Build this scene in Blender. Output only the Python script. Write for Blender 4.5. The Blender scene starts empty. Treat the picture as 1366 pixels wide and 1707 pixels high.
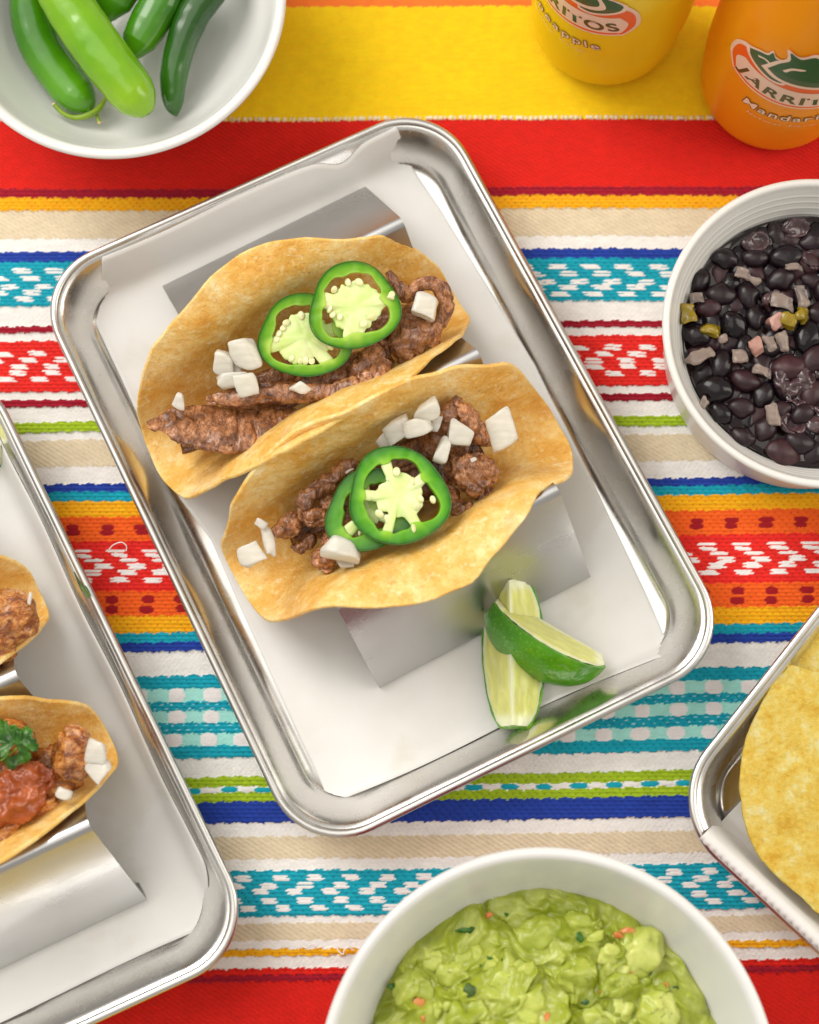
import bpy, bmesh, math, random
import numpy as np
from mathutils import Vector, Matrix, geometry

random.seed(7)
RNG = np.random.default_rng(11)
S = 0.01                      # everything below is written in centimetres
sc = bpy.context.scene
COL = sc.collection

# ------------------------------------------------------------------ camera, world, lamps, exposure
CAM_F, CAM_T, CAM_Y0, CAM_H = 3250.0, math.radians(16.0), 368.0, 77.0     # focal length in photo pixels, pitch, principal row, height
CAM_Y = -10.1423
cam_d = bpy.data.cameras.new("camera")
cam = bpy.data.objects.new("camera", cam_d)
COL.objects.link(cam)
cam.location = (0, CAM_Y * S, CAM_H * S)
cam.rotation_euler = (CAM_T, 0, 0)
cam_d.sensor_fit = 'VERTICAL'
cam_d.sensor_height = 36.0
cam_d.sensor_width = 36.0 * 1366 / 1707
cam_d.lens = CAM_F / 1707 * 36.0
cam_d.shift_y = (CAM_Y0 - 853.5) / 1707
cam_d.clip_start = 0.02
cam_d.clip_end = 50
cam_d.dof.use_dof = True
cam_d.dof.focus_distance = 0.745
cam_d.dof.aperture_fstop = 8.0
sc.camera = cam

w = bpy.data.worlds.new("World")
sc.world = w
w.use_nodes = True
wn = w.node_tree
wbg = wn.nodes["Background"]
wbg.inputs[0].default_value = (1.0, 0.94, 0.85, 1)
wbg.inputs[1].default_value = 0.50


def area(name, loc, target, sx, sy, power, col):
    l = bpy.data.lights.new(name, 'AREA')
    l.shape = 'RECTANGLE'
    l.size, l.size_y = sx * S, sy * S
    l.energy = power
    l.color = col
    o = bpy.data.objects.new(name, l)
    COL.objects.link(o)
    o.location = [c * S for c in loc]
    d = Vector(target) - Vector(loc)
    o.rotation_euler = d.to_track_quat('-Z', 'Y').to_euler()
    return o


area("window_light", (-95, 85, 120), (0, 0, 0), 90, 120, 20.0, (1.0, 0.965, 0.92))
area("side_window_light", (120, 10, 75), (0, 0, 0), 70, 130, 9.0, (1.0, 0.93, 0.82))

area("overhead_light", (-85, 25, 205), (-10, 0, 0), 210, 280, 20.0, (1.0, 0.965, 0.90))

sc.view_settings.view_transform = 'Standard'
sc.view_settings.look = 'None'
sc.view_settings.exposure = 0.14
sc.view_settings.gamma = 1.0
sc.render.engine = 'CYCLES'
sc.cycles.use_denoising = True
sc.cycles.max_bounces = 10
sc.cycles.transmission_bounces = 10
sc.cycles.glossy_bounces = 6
sc.cycles.diffuse_bounces = 4
sc.cycles.sample_clamp_indirect = 6.0
sc.cycles.blur_glossy = 0.6

# ------------------------------------------------------------------ small maths
_R = np.array([1.0, 0, 0])
_U = np.array([0, math.cos(CAM_T), math.sin(CAM_T)])
_W = np.array([0, math.sin(CAM_T), -math.cos(CAM_T)])
_C = np.array([0, CAM_Y, CAM_H])


def P(px, py, z=0.0):
    """the point at height z (cm) on the table that the photograph shows at this pixel"""
    d = _R * (px - 683) + _U * (CAM_Y0 - py) + _W * CAM_F
    t = (z - _C[2]) / d[2]
    return _C + d * t


def lin(r, g, b):
    f = lambda c: (c / 255 / 12.92) if c <= 10 else ((c / 255 + 0.055) / 1.055) ** 2.4
    return (f(r), f(g), f(b))


def unit(v):
    v = np.asarray(v, float)
    return v / np.linalg.norm(v)


def frame(normal, xdir):
    n = unit(normal)
    x = np.asarray(xdir, float)
    x = unit(x - n * (x @ n))
    return np.stack([x, np.cross(n, x), n])       # rows: local axes; world = local @ frame


def _h(ix, iy, iz, seed):
    with np.errstate(over='ignore'):
        h = (ix.astype(np.uint32) * np.uint32(374761393) + iy.astype(np.uint32) * np.uint32(668265263)
             + iz.astype(np.uint32) * np.uint32(2147483647) + np.uint32((seed * 144665 + 97) % (2**32)))
        h = (h ^ (h >> np.uint32(13))) * np.uint32(1274126177)
        h = h ^ (h >> np.uint32(16))
    return h.astype(np.float64) / 4294967295.0 * 2 - 1


def vnoise(p, seed=0):
    p = np.asarray(p, float)
    i = np.floor(p).astype(np.int64)
    f = p - i
    u = f * f * f * (f * (f * 6 - 15) + 10)
    r = 0
    for dx in (0, 1):
        for dy in (0, 1):
            for dz in (0, 1):
                wgt = ((u[..., 0] if dx else 1 - u[..., 0]) * (u[..., 1] if dy else 1 - u[..., 1])
                       * (u[..., 2] if dz else 1 - u[..., 2]))
                r = r + wgt * _h(i[..., 0] + dx, i[..., 1] + dy, i[..., 2] + dz, seed)
    return r


def fbm(p, freq=1.0, octv=4, seed=0, gain=0.5):
    p = np.asarray(p, float)
    a, r = 1.0, 0
    for k in range(octv):
        r = r + a * vnoise(p * freq, seed + k * 17)
        a *= gain
        freq *= 2.03
    return r


def worley(p, freq, seed=0):
    p = np.asarray(p, float) * freq
    i = np.floor(p).astype(np.int64)
    best = np.full(p.shape[:-1], 9.0)
    for dx in (-1, 0, 1):
        for dy in (-1, 0, 1):
            for dz in (-1, 0, 1):
                cx, cy, cz = i[..., 0] + dx, i[..., 1] + dy, i[..., 2] + dz
                q = np.stack([cx + .5 + .45 * _h(cx, cy, cz, seed), cy + .5 + .45 * _h(cx, cy, cz, seed + 5),
                              cz + .5 + .45 * _h(cx, cy, cz, seed + 9)], -1)
                best = np.minimum(best, np.linalg.norm(p - q, axis=-1))
    return best


# ------------------------------------------------------------------ objects
def mesh(name, V, F, m, smooth=True, sharp=None, vcol=None):
    me = bpy.data.meshes.new(name)
    V = np.asarray(V, float) * S
    me.from_pydata(V.tolist(), [], [tuple(int(i) for i in f) for f in F])
    me.materials.append(m)
    me.polygons.foreach_set('use_smooth', [smooth] * len(me.polygons))
    if vcol is not None:
        a = me.color_attributes.new('Col', 'FLOAT_COLOR', 'POINT')
        c = np.ones((len(V), 4))
        c[:, :3] = vcol
        a.data.foreach_set('color', c.ravel())
    me.update()
    if sharp:
        me.set_sharp_from_angle(angle=math.radians(sharp))
    return me


def link(name, me, parent=None, loc=(0, 0, 0)):
    o = bpy.data.objects.new(name, me)
    COL.objects.link(o)
    o.location = [c * S for c in loc]
    if parent is not None:
        o.parent = parent
    return o


def tag(o, label, cat, group=None):
    o['label'] = label
    o['category'] = cat
    if group:
        o['group'] = group
    return o


def thing(name, label, cat, loc, group=None):
    o = bpy.data.objects.new(name, None)
    COL.objects.link(o)
    o.location = [c * S for c in loc]
    o.empty_display_size = 0.02
    return tag(o, label, cat, group)


def part(name, V, F, m, root, **k):
    """world-cm vertices, stored relative to the thing they belong to"""
    base = np.array(root.location) / S
    me = mesh(name, np.asarray(V, float) - base, F, m, **k)
    return link(name, me, root)


def solo(name, V, F, m, label, cat, group=None, origin=None, **k):
    V = np.asarray(V, float)
    if origin is None:
        origin = V.mean(0)
        origin[2] = V[:, 2].min()
    me = mesh(name, V - origin, F, m, **k)
    return tag(link(name, me, None, origin), label, cat, group)


def place(o, loc, M):
    """put an object authored about its own origin at loc with local axes M (rows)"""
    m4 = Matrix([[M[0][0], M[1][0], M[2][0], loc[0] * S], [M[0][1], M[1][1], M[2][1], loc[1] * S],
                 [M[0][2], M[1][2], M[2][2], loc[2] * S], [0, 0, 0, 1]])
    o.matrix_world = m4
    return o


# ------------------------------------------------------------------ mesh makers (return V, F)
def gridF(nu, nv, cu=False, cv=False, off=0):
    F = []
    for i in range(nu if cu else nu - 1):
        for j in range(nv if cv else nv - 1):
            a, b = i, (i + 1) % nu
            c, d = j, (j + 1) % nv
            F.append((off + a * nv + c, off + b * nv + c, off + b * nv + d, off + a * nv + d))
    return F


def lathe(prof, n=96, c=(0, 0, 0), cap0=True, cap1=True):
    t = np.linspace(0, 2 * np.pi, n, endpoint=False)
    V = []
    for r, z in prof:
        V.append(np.stack([c[0] + r * np.cos(t), c[1] + r * np.sin(t), np.full(n, c[2] + z)], -1))
    V = np.concatenate(V)
    m = len(prof)
    F = []
    for i in range(m - 1):
        for j in range(n):
            k = (j + 1) % n
            F.append((i * n + j, i * n + k, (i + 1) * n + k, (i + 1) * n + j))
    if cap0:
        F.append(tuple(range(n))[::-1])
    if cap1:
        F.append(tuple(range((m - 1) * n, m * n)))
    return V, F


def resample(pts, n):
    pts = np.asarray(pts, float)
    # Catmull-Rom through the points, then even steps
    p = np.vstack([2 * pts[0] - pts[1], pts, 2 * pts[-1] - pts[-2]])
    out = []
    for i in range(len(pts) - 1):
        for t in np.linspace(0, 1, 12, endpoint=False):
            a, b, c, d = p[i], p[i + 1], p[i + 2], p[i + 3]
            out.append(.5 * ((2 * b) + (-a + c) * t + (2 * a - 5 * b + 4 * c - d) * t * t + (-a + 3 * b - 3 * c + d) * t**3))
    out.append(pts[-1])
    out = np.array(out)
    s = np.r_[0, np.cumsum(np.linalg.norm(np.diff(out, axis=0), axis=1))]
    u = np.linspace(0, s[-1], n)
    return np.stack([np.interp(u, s, out[:, k]) for k in range(out.shape[1])], -1)


def sweep(pts, rad, n=24, ns=40, flat=1.0, up=(0, 0, 1), sup=2.0):
    """tube along pts; rad = list of half-widths along it; flat = half-height / half-width"""
    c = resample(pts, ns)
    tt = np.gradient(c, axis=0)
    tt /= np.linalg.norm(tt, axis=1)[:, None]
    r = np.interp(np.linspace(0, 1, ns), np.linspace(0, 1, len(rad)), rad)
    fl = np.interp(np.linspace(0, 1, ns), np.linspace(0, 1, len(np.atleast_1d(flat))), np.atleast_1d(flat))
    a = np.linspace(0, 2 * np.pi, n, endpoint=False)
    ca, sa = np.cos(a), np.sin(a)
    ca = np.sign(ca) * np.abs(ca) ** (2 / sup)
    sa = np.sign(sa) * np.abs(sa) ** (2 / sup)
    V = []
    for i in range(ns):
        u = np.asarray(up, float)
        sd = unit(np.cross(u, tt[i]))
        nn = np.cross(tt[i], sd)
        V.append(c[i] + r[i] * (np.outer(ca, sd) + fl[i] * np.outer(sa, nn)))
    V = np.concatenate(V)
    F = gridF(ns, n, cv=True)
    F = [f[::-1] for f in F]
    F.append(tuple(range(n)))
    F.append(tuple(range((ns - 1) * n, ns * n))[::-1])
    return V, F


_ico = {}


def ico(sub):
    if sub not in _ico:
        b = bmesh.new()
        bmesh.ops.create_icosphere(b, subdivisions=sub, radius=1)
        b.verts.ensure_lookup_table()
        _ico[sub] = (np.array([v.co[:] for v in b.verts]), [tuple(v.index for v in f.verts) for f in b.faces])
        b.free()
    return _ico[sub][0].copy(), _ico[sub][1]


def normals(V, F):
    N = np.zeros_like(V)
    by = {}
    for f in F:
        by.setdefault(len(f), []).append(f)
    for k, fs in by.items():
        a = np.array(fs)
        n = np.cross(V[a[:, 1]] - V[a[:, 0]], V[a[:, 2]] - V[a[:, 0]])
        if k == 4:
            n = n + np.cross(V[a[:, 2]] - V[a[:, 0]], V[a[:, 3]] - V[a[:, 0]])
        for j in range(k):
            np.add.at(N, a[:, j], n)
    return N / np.maximum(np.linalg.norm(N, axis=1), 1e-12)[:, None]


def rbox(hx, hy, hz, r=0.06, n=6, jit=0.0, seed=0, bend=0.0):
    """rounded box, its corners pulled about and the whole bent like a layer of an onion"""
    rg = np.random.default_rng(seed)
    g = np.linspace(-1, 1, n)
    g = np.sign(g) * np.abs(g) ** 0.55
    V, F, key = [], [], {}

    def vid(p):
        k = tuple(np.round(p, 5))
        if k not in key:
            key[k] = len(V)
            V.append(p)
        return key[k]
    for ax in range(3):
        for sgn in (-1, 1):
            for i in range(n - 1):
                for j in range(n - 1):
                    q = []
                    for a, b in ((i, j), (i + 1, j), (i + 1, j + 1), (i, j + 1)):
                        p = np.zeros(3)
                        p[ax] = sgn
                        p[(ax + 1) % 3] = g[a]
                        p[(ax + 2) % 3] = g[b]
                        q.append(vid(p))
                    F.append(tuple(q if sgn > 0 else q[::-1]))
    V = np.array(V)
    H = np.array([hx, hy, hz])
    p = V * H
    core = np.clip(p, -(H - r), H - r)
    d = p - core
    l = np.linalg.norm(d, axis=1)
    p = core + d / np.maximum(l, 1e-9)[:, None] * np.minimum(l, r)[:, None]
    if jit:
        off = rg.normal(0, jit, (2, 2, 2, 3)) * H * 1.0
        t = (p / H + 1) / 2
        o = 0
        for a in (0, 1):
            for b in (0, 1):
                for c in (0, 1):
                    wgt = ((t[:, 0] if a else 1 - t[:, 0]) * (t[:, 1] if b else 1 - t[:, 1]) * (t[:, 2] if c else 1 - t[:, 2]))
                    o = o + wgt[:, None] * off[a, b, c]
        p = p + o
    if bend:
        p[:, 2] += bend * (hx - p[:, 0] ** 2 / hx)
    return p, F


# ------------------------------------------------------------------ materials
def new_mat(name, rough=0.5, metal=0.0, spec=0.5):
    m = bpy.data.materials.new(name)
    m.use_nodes = True
    b = m.node_tree.nodes['Principled BSDF']
    b.inputs['Roughness'].default_value = rough
    b.inputs['Metallic'].default_value = metal
    b.inputs['Specular IOR Level'].default_value = spec
    return m, m.node_tree.nodes, m.node_tree.links, b


def coords(N, L, scale=(1, 1, 1)):
    t = N.new('ShaderNodeTexCoord')
    mp = N.new('ShaderNodeMapping')
    mp.inputs['Scale'].default_value = scale
    L.new(t.outputs['Object'], mp.inputs['Vector'])
    return mp.outputs['Vector']


def noise_tex(N, L, vec, scale, detail=4, rough=0.55, dist=0.0):
    n = N.new('ShaderNodeTexNoise')
    n.inputs['Scale'].default_value = scale
    n.inputs['Detail'].default_value = detail
    n.inputs['Roughness'].default_value = rough
    n.inputs['Distortion'].default_value = dist
    L.new(vec, n.inputs['Vector'])
    return n.outputs['Fac']


def ramp(N, L, fac, stops):
    r = N.new('ShaderNodeValToRGB')
    els = r.color_ramp.elements
    while len(els) > 1:
        els.remove(els[-1])
    els[0].position = stops[0][0]
    els[0].color = (*stops[0][1], 1)
    for p, c in stops[1:]:
        e = els.new(p)
        e.color = (*c, 1)
    L.new(fac, r.inputs['Fac'])
    return r.outputs['Color']


def mixc(N, L, a, b, fac, mode='MIX'):
    n = N.new('ShaderNodeMix')
    n.data_type = 'RGBA'
    n.blend_type = mode
    for k, v in ((0, fac), (6, a), (7, b)):
        if isinstance(v, (int, float)):
            n.inputs[k].default_value = v
        elif isinstance(v, tuple):
            n.inputs[k].default_value = (*v, 1)
        else:
            L.new(v, n.inputs[k])
    return n.outputs[2]


def bump(N, L, b, h, dist, strength=1.0, prev=None):
    n = N.new('ShaderNodeBump')
    n.inputs['Strength'].default_value = strength
    n.inputs['Distance'].default_value = dist * S
    L.new(h, n.inputs['Height'])
    if prev is not None:
        L.new(prev, n.inputs['Normal'])
    L.new(n.outputs['Normal'], b.inputs['Normal'])
    return n.outputs['Normal']


def rand_id(N):
    return N.new('ShaderNodeObjectInfo').outputs['Random']


def mottled(name, c1, c2, scale, rough=0.45, bscale=None, bdist=0.03, c3=None, sss=0.0, sssr=(1, .5, .3), spec=0.5, detail=5,
            stretch=(1, 1, 1), pos=(0.35, 0.65), coat=0.0, rvar=0.0):
    m, N, L, b = new_mat(name, rough, 0, spec)
    v = coords(N, L, stretch)
    n = noise_tex(N, L, v, scale, detail)
    st = [(pos[0], c1), (pos[1], c2)]
    if c3:
        st.append((min(1, pos[1] + .15), c3))
    col = ramp(N, L, n, st)
    L.new(col, b.inputs['Base Color'])
    if bscale:
        bump(N, L, b, noise_tex(N, L, v, bscale, 5), bdist)
    if sss:
        b.inputs['Subsurface Weight'].default_value = sss
        b.inputs['Subsurface Radius'].default_value = sssr
        b.inputs['Subsurface Scale'].default_value = 0.3 * S
    b.inputs['Coat Weight'].default_value = coat
    b.inputs['Coat Roughness'].default_value = 0.12
    if rvar:
        mr = N.new('ShaderNodeMapRange')
        mr.inputs[3].default_value = rough - rvar
        mr.inputs[4].default_value = rough + rvar
        L.new(noise_tex(N, L, v, scale * 3, 3), mr.inputs[0])
        L.new(mr.outputs[0], b.inputs['Roughness'])
    return m


def steel(name, rough, base=(0.70, 0.69, 0.67), brush=None):
    m, N, L, b = new_mat(name, rough, 1.0)
    b.inputs['Base Color'].default_value = (*base, 1)
    v = coords(N, L, brush or (1, 1, 1))
    mr = N.new('ShaderNodeMapRange')
    mr.inputs[1].default_value = 0.3
    mr.inputs[2].default_value = 0.7
    mr.inputs[3].default_value = rough * 0.75
    mr.inputs[4].default_value = rough * 1.35
    L.new(noise_tex(N, L, v, 90 if not brush else 60, 4), mr.inputs[0])
    L.new(mr.outputs[0], b.inputs['Roughness'])
    v2 = coords(N, L)
    if brush:
        bump(N, L, b, noise_tex(N, L, v, 420, 3), 0.0012, 0.5)
    else:
        bump(N, L, b, noise_tex(N, L, v2, 14, 2), 0.012, 0.3)
    return m


M_STEEL = steel("tray_steel", 0.24, (0.74, 0.73, 0.71))
M_RIM = steel("rim_steel", 0.30, (0.60, 0.59, 0.57))
M_HOLD = steel("brushed_steel", 0.30, (0.49, 0.49, 0.49), brush=(.25, .5, 1))


def paper_mat():
    m, N, L, b = new_mat("parchment", 0.5)
    v = coords(N, L)
    c = ramp(N, L, noise_tex(N, L, v, 28, 5), [(0.35, (0.655, 0.645, 0.62)), (0.62, (0.71, 0.70, 0.685))])
    L.new(c, b.inputs['Base Color'])
    c = mixc(N, L, c, (.60, .575, .51), ramp(N, L, noise_tex(N, L, v, 17, 5, .6), [(0.57, (0, 0, 0)), (0.63, (.55, .55, .55))]))     # grease soaked in
    L.new(c, b.inputs['Base Color'])
    cre = N.new('ShaderNodeTexVoronoi')
    cre.feature = 'DISTANCE_TO_EDGE'
    cre.inputs['Scale'].default_value = 11
    L.new(v, cre.inputs['Vector'])
    pp = bump(N, L, b, ramp(N, L, cre.outputs['Distance'], [(0.0, (0, 0, 0)), (0.05, (1, 1, 1))]), 0.012, 0.5)
    pp = bump(N, L, b, noise_tex(N, L, v, 16, 3), 0.06, 0.6, pp)
    bump(N, L, b, noise_tex(N, L, v, 260, 4), 0.004, 0.5, pp)
    b.inputs['Coat Weight'].default_value = 0.15
    b.inputs['Coat Roughness'].default_value = 0.3
    return m


M_PAPER = paper_mat()


def tortilla_mat():
    m, N, L, b = new_mat("corn_tortilla", 0.42, 0, 0.4)
    v = coords(N, L)
    big = noise_tex(N, L, v, 70, 8, 0.72)
    c = ramp(N, L, big, [(0.30, lin(222, 160, 64)), (0.45, lin(236, 186, 94)), (0.56, lin(244, 206, 130)), (0.68, lin(250, 228, 174))])
    fine = noise_tex(N, L, v, 520, 3, .6)
    c = mixc(N, L, c, lin(206, 138, 54), ramp(N, L, fine, [(0.55, (0, 0, 0)), (0.70, (.4, .4, .4))]))
    c = mixc(N, L, c, lin(204, 138, 58), ramp(N, L, noise_tex(N, L, v, 40, 4, .6), [(0.56, (0, 0, 0)), (0.72, (.55, .55, .55))]))
    c = mixc(N, L, c, lin(250, 232, 186), ramp(N, L, noise_tex(N, L, v, 330, 4, .6), [(0.56, (0, 0, 0)), (0.70, (.6, .6, .6))]))
    spot = N.new('ShaderNodeTexVoronoi')
    spot.inputs['Scale'].default_value = 95
    L.new(v, spot.inputs['Vector'])
    f = ramp(N, L, spot.outputs['Distance'], [(0.035, (.8, .8, .8)), (0.075, (0, 0, 0))])
    g = ramp(N, L, noise_tex(N, L, v, 120, 2), [(0.50, (0, 0, 0)), (0.60, (1, 1, 1))])
    c = mixc(N, L, c, lin(120, 66, 18), mixc(N, L, f, g, 1.0, 'MULTIPLY'))
    L.new(c, b.inputs['Base Color'])
    p = bump(N, L, b, noise_tex(N, L, v, 170, 7, 0.7), 0.13, 1.0)
    bump(N, L, b, noise_tex(N, L, v, 620, 3), 0.035, 1.0, p)
    b.inputs['Subsurface Weight'].default_value = 0.25
    b.inputs['Subsurface Radius'].default_value = (1, .6, .25)
    b.inputs['Subsurface Scale'].default_value = 0.35 * S
    return m


M_TORT = tortilla_mat()


def meat_mat(name, dark, mid, light, pink, stretch, rot=0.0):
    m, N, L, b = new_mat(name, 0.42, 0, 0.5)
    v = coords(N, L, stretch)
    v.node.inputs['Rotation'].default_value = (0, 0, math.radians(-rot))
    v2 = coords(N, L)
    n = noise_tex(N, L, v, 330, 8, 0.75, 0.8)
    c = ramp(N, L, n, [(0.34, dark), (0.46, mid), (0.55, light), (0.66, pink)])
    d = ramp(N, L, noise_tex(N, L, v2, 75, 5, .7), [(0.40, (.34, .26, .22)), (0.56, (1, 1, 1))])     # seared patches
    c = mixc(N, L, c, d, 0.8, 'MULTIPLY')
    c = mixc(N, L, c, ramp(N, L, rand_id(N), [(0.0, (.84, .78, .72)), (.5, (1.05, 1.0, .96)), (1.0, (1.35, 1.30, 1.24))]), 1.0, 'MULTIPLY')
    vo = N.new('ShaderNodeTexVoronoi')                                                           # cracks between bundles of fibre
    vo.feature = 'DISTANCE_TO_EDGE'
    vo.inputs['Scale'].default_value = 260
    mx = N.new('ShaderNodeMix')
    mx.data_type = 'VECTOR'
    mx.inputs[0].default_value = .006
    L.new(v, mx.inputs[4])
    nn = N.new('ShaderNodeTexNoise')
    nn.inputs['Scale'].default_value = 300
    L.new(v, nn.inputs['Vector'])
    L.new(nn.outputs['Color'], mx.inputs[5])
    L.new(mx.outputs[1], vo.inputs['Vector'])
    L.new(c, b.inputs['Base Color'])
    cr_ = ramp(N, L, vo.outputs['Distance'], [(0.0, (0, 0, 0)), (0.12, (1, 1, 1))])
    p = bump(N, L, b, cr_, 0.04, 0.6)
    p = bump(N, L, b, noise_tex(N, L, v, 220, 6, 0.66, 0.6), 0.08, 0.8, p)
    b.inputs['Coat Weight'].default_value = 0.5
    b.inputs['Coat Roughness'].default_value = 0.2
    bump(N, L, b, noise_tex(N, L, v2, 900, 3), 0.015, 0.6, p)
    mr = N.new('ShaderNodeMapRange')
    mr.inputs[1].default_value = .35
    mr.inputs[2].default_value = .65
    mr.inputs[3].default_value = 0.18
    mr.inputs[4].default_value = 0.48
    L.new(noise_tex(N, L, v2, 220, 3), mr.inputs[0])
    L.new(mr.outputs[0], b.inputs['Roughness'])
    return m


M_STEAK = meat_mat("grilled_steak", lin(74, 40, 20), lin(138, 88, 52), lin(180, 124, 80), lin(210, 156, 116), (1.25, .75, 1), 26)
M_CHICK = meat_mat("grilled_chicken", lin(92, 40, 12), lin(176, 100, 36), lin(214, 146, 68), lin(240, 198, 134), (.7, 1.2, 1), 40)


def onion_mat(name, c, rough=0.22, tr=0.25):
    m, N, L, b = new_mat(name, rough, 0, 0.5)
    v = coords(N, L)
    wv = noise_tex(N, L, coords(N, L, (1, 5, 1)), 110, 4)
    col = ramp(N, L, wv, [(0.3, tuple(x * .80 for x in c)), (0.7, c)])
    L.new(col, b.inputs['Base Color'])
    b.inputs['Subsurface Weight'].default_value = 0.55
    b.inputs['Subsurface Radius'].default_value = (1, 1, .8)
    b.inputs['Subsurface Scale'].default_value = 0.6 * S
    b.inputs['Transmission Weight'].default_value = tr
    b.inputs['IOR'].default_value = 1.36
    bump(N, L, b, noise_tex(N, L, v, 200, 3), 0.012, 0.6)
    return m


M_ONION = onion_mat("raw_onion", (0.84, 0.81, 0.71), .16, .26)
M_ONIONC = onion_mat("cooked_onion", lin(174, 156, 146), 0.14, 0.4)


def green_mat(name, c1, c2, rough, scale=40, sss=0.2, bdist=0.01, coat=0.3, bscale=120):
    return mottled(name, c1, c2, scale, rough, bscale, bdist, sss=sss, sssr=(.4, 1, .2), coat=coat)


M_JSKIN = green_mat("jalapeno_skin", lin(24, 84, 6), lin(46, 116, 12), 0.2)
M_JFLESH = green_mat("jalapeno_flesh", lin(116, 176, 26), lin(142, 198, 46), 0.25, 60, 0.4, 0.02)
M_JFLESH2 = green_mat("jalapeno_flesh_deep", lin(66, 150, 10), lin(96, 176, 20), 0.24, 60, 0.4, 0.02)
M_JPITH = green_mat("jalapeno_pith", lin(206, 228, 136), lin(228, 240, 182), 0.3, 90, 0.4, 0.03, 0.2)
M_SEED = mottled("pepper_seed", lin(228, 222, 160), lin(240, 236, 196), 200, 0.3, 400, .004, sss=0.3)
M_PEP_D = green_mat("green_pepper", lin(44, 108, 8), lin(84, 148, 14), 0.22, 18, 0.05, 0.03, 0.35, 40)
M_PEP_L = green_mat("light_green_pepper", lin(98, 158, 4), lin(134, 178, 14), 0.24, 18, 0.08, 0.03, 0.35, 40)
M_PEP_K = green_mat("dark_green_pepper", lin(18, 66, 8), lin(44, 96, 16), 0.2, 14, 0.03, 0.03, 0.35, 40)
M_STEM = mottled("pepper_stem", lin(104, 140, 20), lin(150, 172, 40), 120, 0.45, 300, .01)
M_STEMTIP = mottled("stem_tip", lin(196, 172, 120), lin(222, 200, 150), 200, 0.7)
M_RIND = None


def rind_mat():
    m, N, L, b = new_mat("lime_rind", 0.28, 0, 0.5)
    v = coords(N, L)
    c = ramp(N, L, noise_tex(N, L, v, 45, 4), [(0.3, lin(52, 124, 10)), (0.55, lin(82, 150, 18)), (0.72, lin(128, 174, 36))])
    vo = N.new('ShaderNodeTexVoronoi')
    vo.inputs['Scale'].default_value = 620
    L.new(v, vo.inputs['Vector'])
    c = mixc(N, L, c, lin(132, 176, 44), ramp(N, L, vo.outputs['Distance'], [(0.1, (.5, .5, .5)), (0.35, (0, 0, 0))]))
    L.new(c, b.inputs['Base Color'])
    bump(N, L, b, vo.outputs['Distance'], 0.02, 0.6)
    return m


M_RIND = rind_mat()


def vcol_mat(name, rough, sss=0.0, bscale=None, bdist=.02, spec=0.5, stretch=(1, 1, 1), radius=(1, 1, .5), var=0.12, vscale=60):
    m, N, L, b = new_mat(name, rough, 0, spec)
    a = N.new('ShaderNodeVertexColor')
    a.layer_name = 'Col'
    v = coords(N, L, stretch)
    d = ramp(N, L, noise_tex(N, L, v, vscale, 4), [(0.3, (1 - var,) * 3), (0.7, (1, 1, 1))])
    L.new(mixc(N, L, a.outputs['Color'], d, 1.0, 'MULTIPLY'), b.inputs['Base Color'])
    if bscale:
        bump(N, L, b, noise_tex(N, L, v, bscale, 4), bdist)
    if sss:
        b.inputs['Subsurface Weight'].default_value = sss
        b.inputs['Subsurface Radius'].default_value = radius
        b.inputs['Subsurface Scale'].default_value = 0.4 * S
    return m


M_JFV = vcol_mat("jalapeno_flesh_graded", 0.24, 0.35, 130, .02, radius=(.4, 1, .2), var=.10, vscale=90)
M_LIMEF = vcol_mat("lime_flesh", 0.2, 0.5, 240, .015)


def ceramic(name, c, rough=0.18):
    m, N, L, b = new_mat(name, rough, 0, 0.5)
    v = coords(N, L)
    L.new(ramp(N, L, noise_tex(N, L, v, 14, 3), [(0.3, tuple(x * .96 for x in c)), (0.7, c)]), b.inputs['Base Color'])
    b.inputs['Coat Weight'].default_value = 0.3
    b.inputs['Coat Roughness'].default_value = 0.08
    bump(N, L, b, noise_tex(N, L, v, 30, 2), 0.01, 0.4)
    return m


M_CER = ceramic("white_glaze", (0.73, 0.725, 0.71))
M_CERM = ceramic("matte_white_glaze", (0.71, 0.70, 0.67), 0.35)
M_RED = ceramic("red_glaze", lin(170, 26, 40), 0.2)


def bean_mat():
    m, N, L, b = new_mat("black_bean", 0.24, 0, 0.38)
    v = coords(N, L)
    r = rand_id(N)
    c = ramp(N, L, r, [(0.0, lin(16, 12, 17)), (0.5, lin(26, 17, 23)), (0.82, lin(40, 23, 29)), (1.0, lin(62, 34, 38))])
    d = ramp(N, L, noise_tex(N, L, v, 160, 4), [(0.35, (.7, .65, .7)), (0.7, (1.25, 1.15, 1.15))])
    L.new(mixc(N, L, c, d, 1.0, 'MULTIPLY'), b.inputs['Base Color'])
    p = bump(N, L, b, noise_tex(N, L, v, 320, 3), 0.012, 0.5)
    bump(N, L, b, noise_tex(N, L, v, 90, 2), 0.03, 0.4, p)
    mr = N.new('ShaderNodeMapRange')
    mr.inputs[3].default_value = 0.16
    mr.inputs[4].default_value = 0.42
    L.new(r, mr.inputs[0])
    L.new(mr.outputs[0], b.inputs['Roughness'])
    return m


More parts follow.
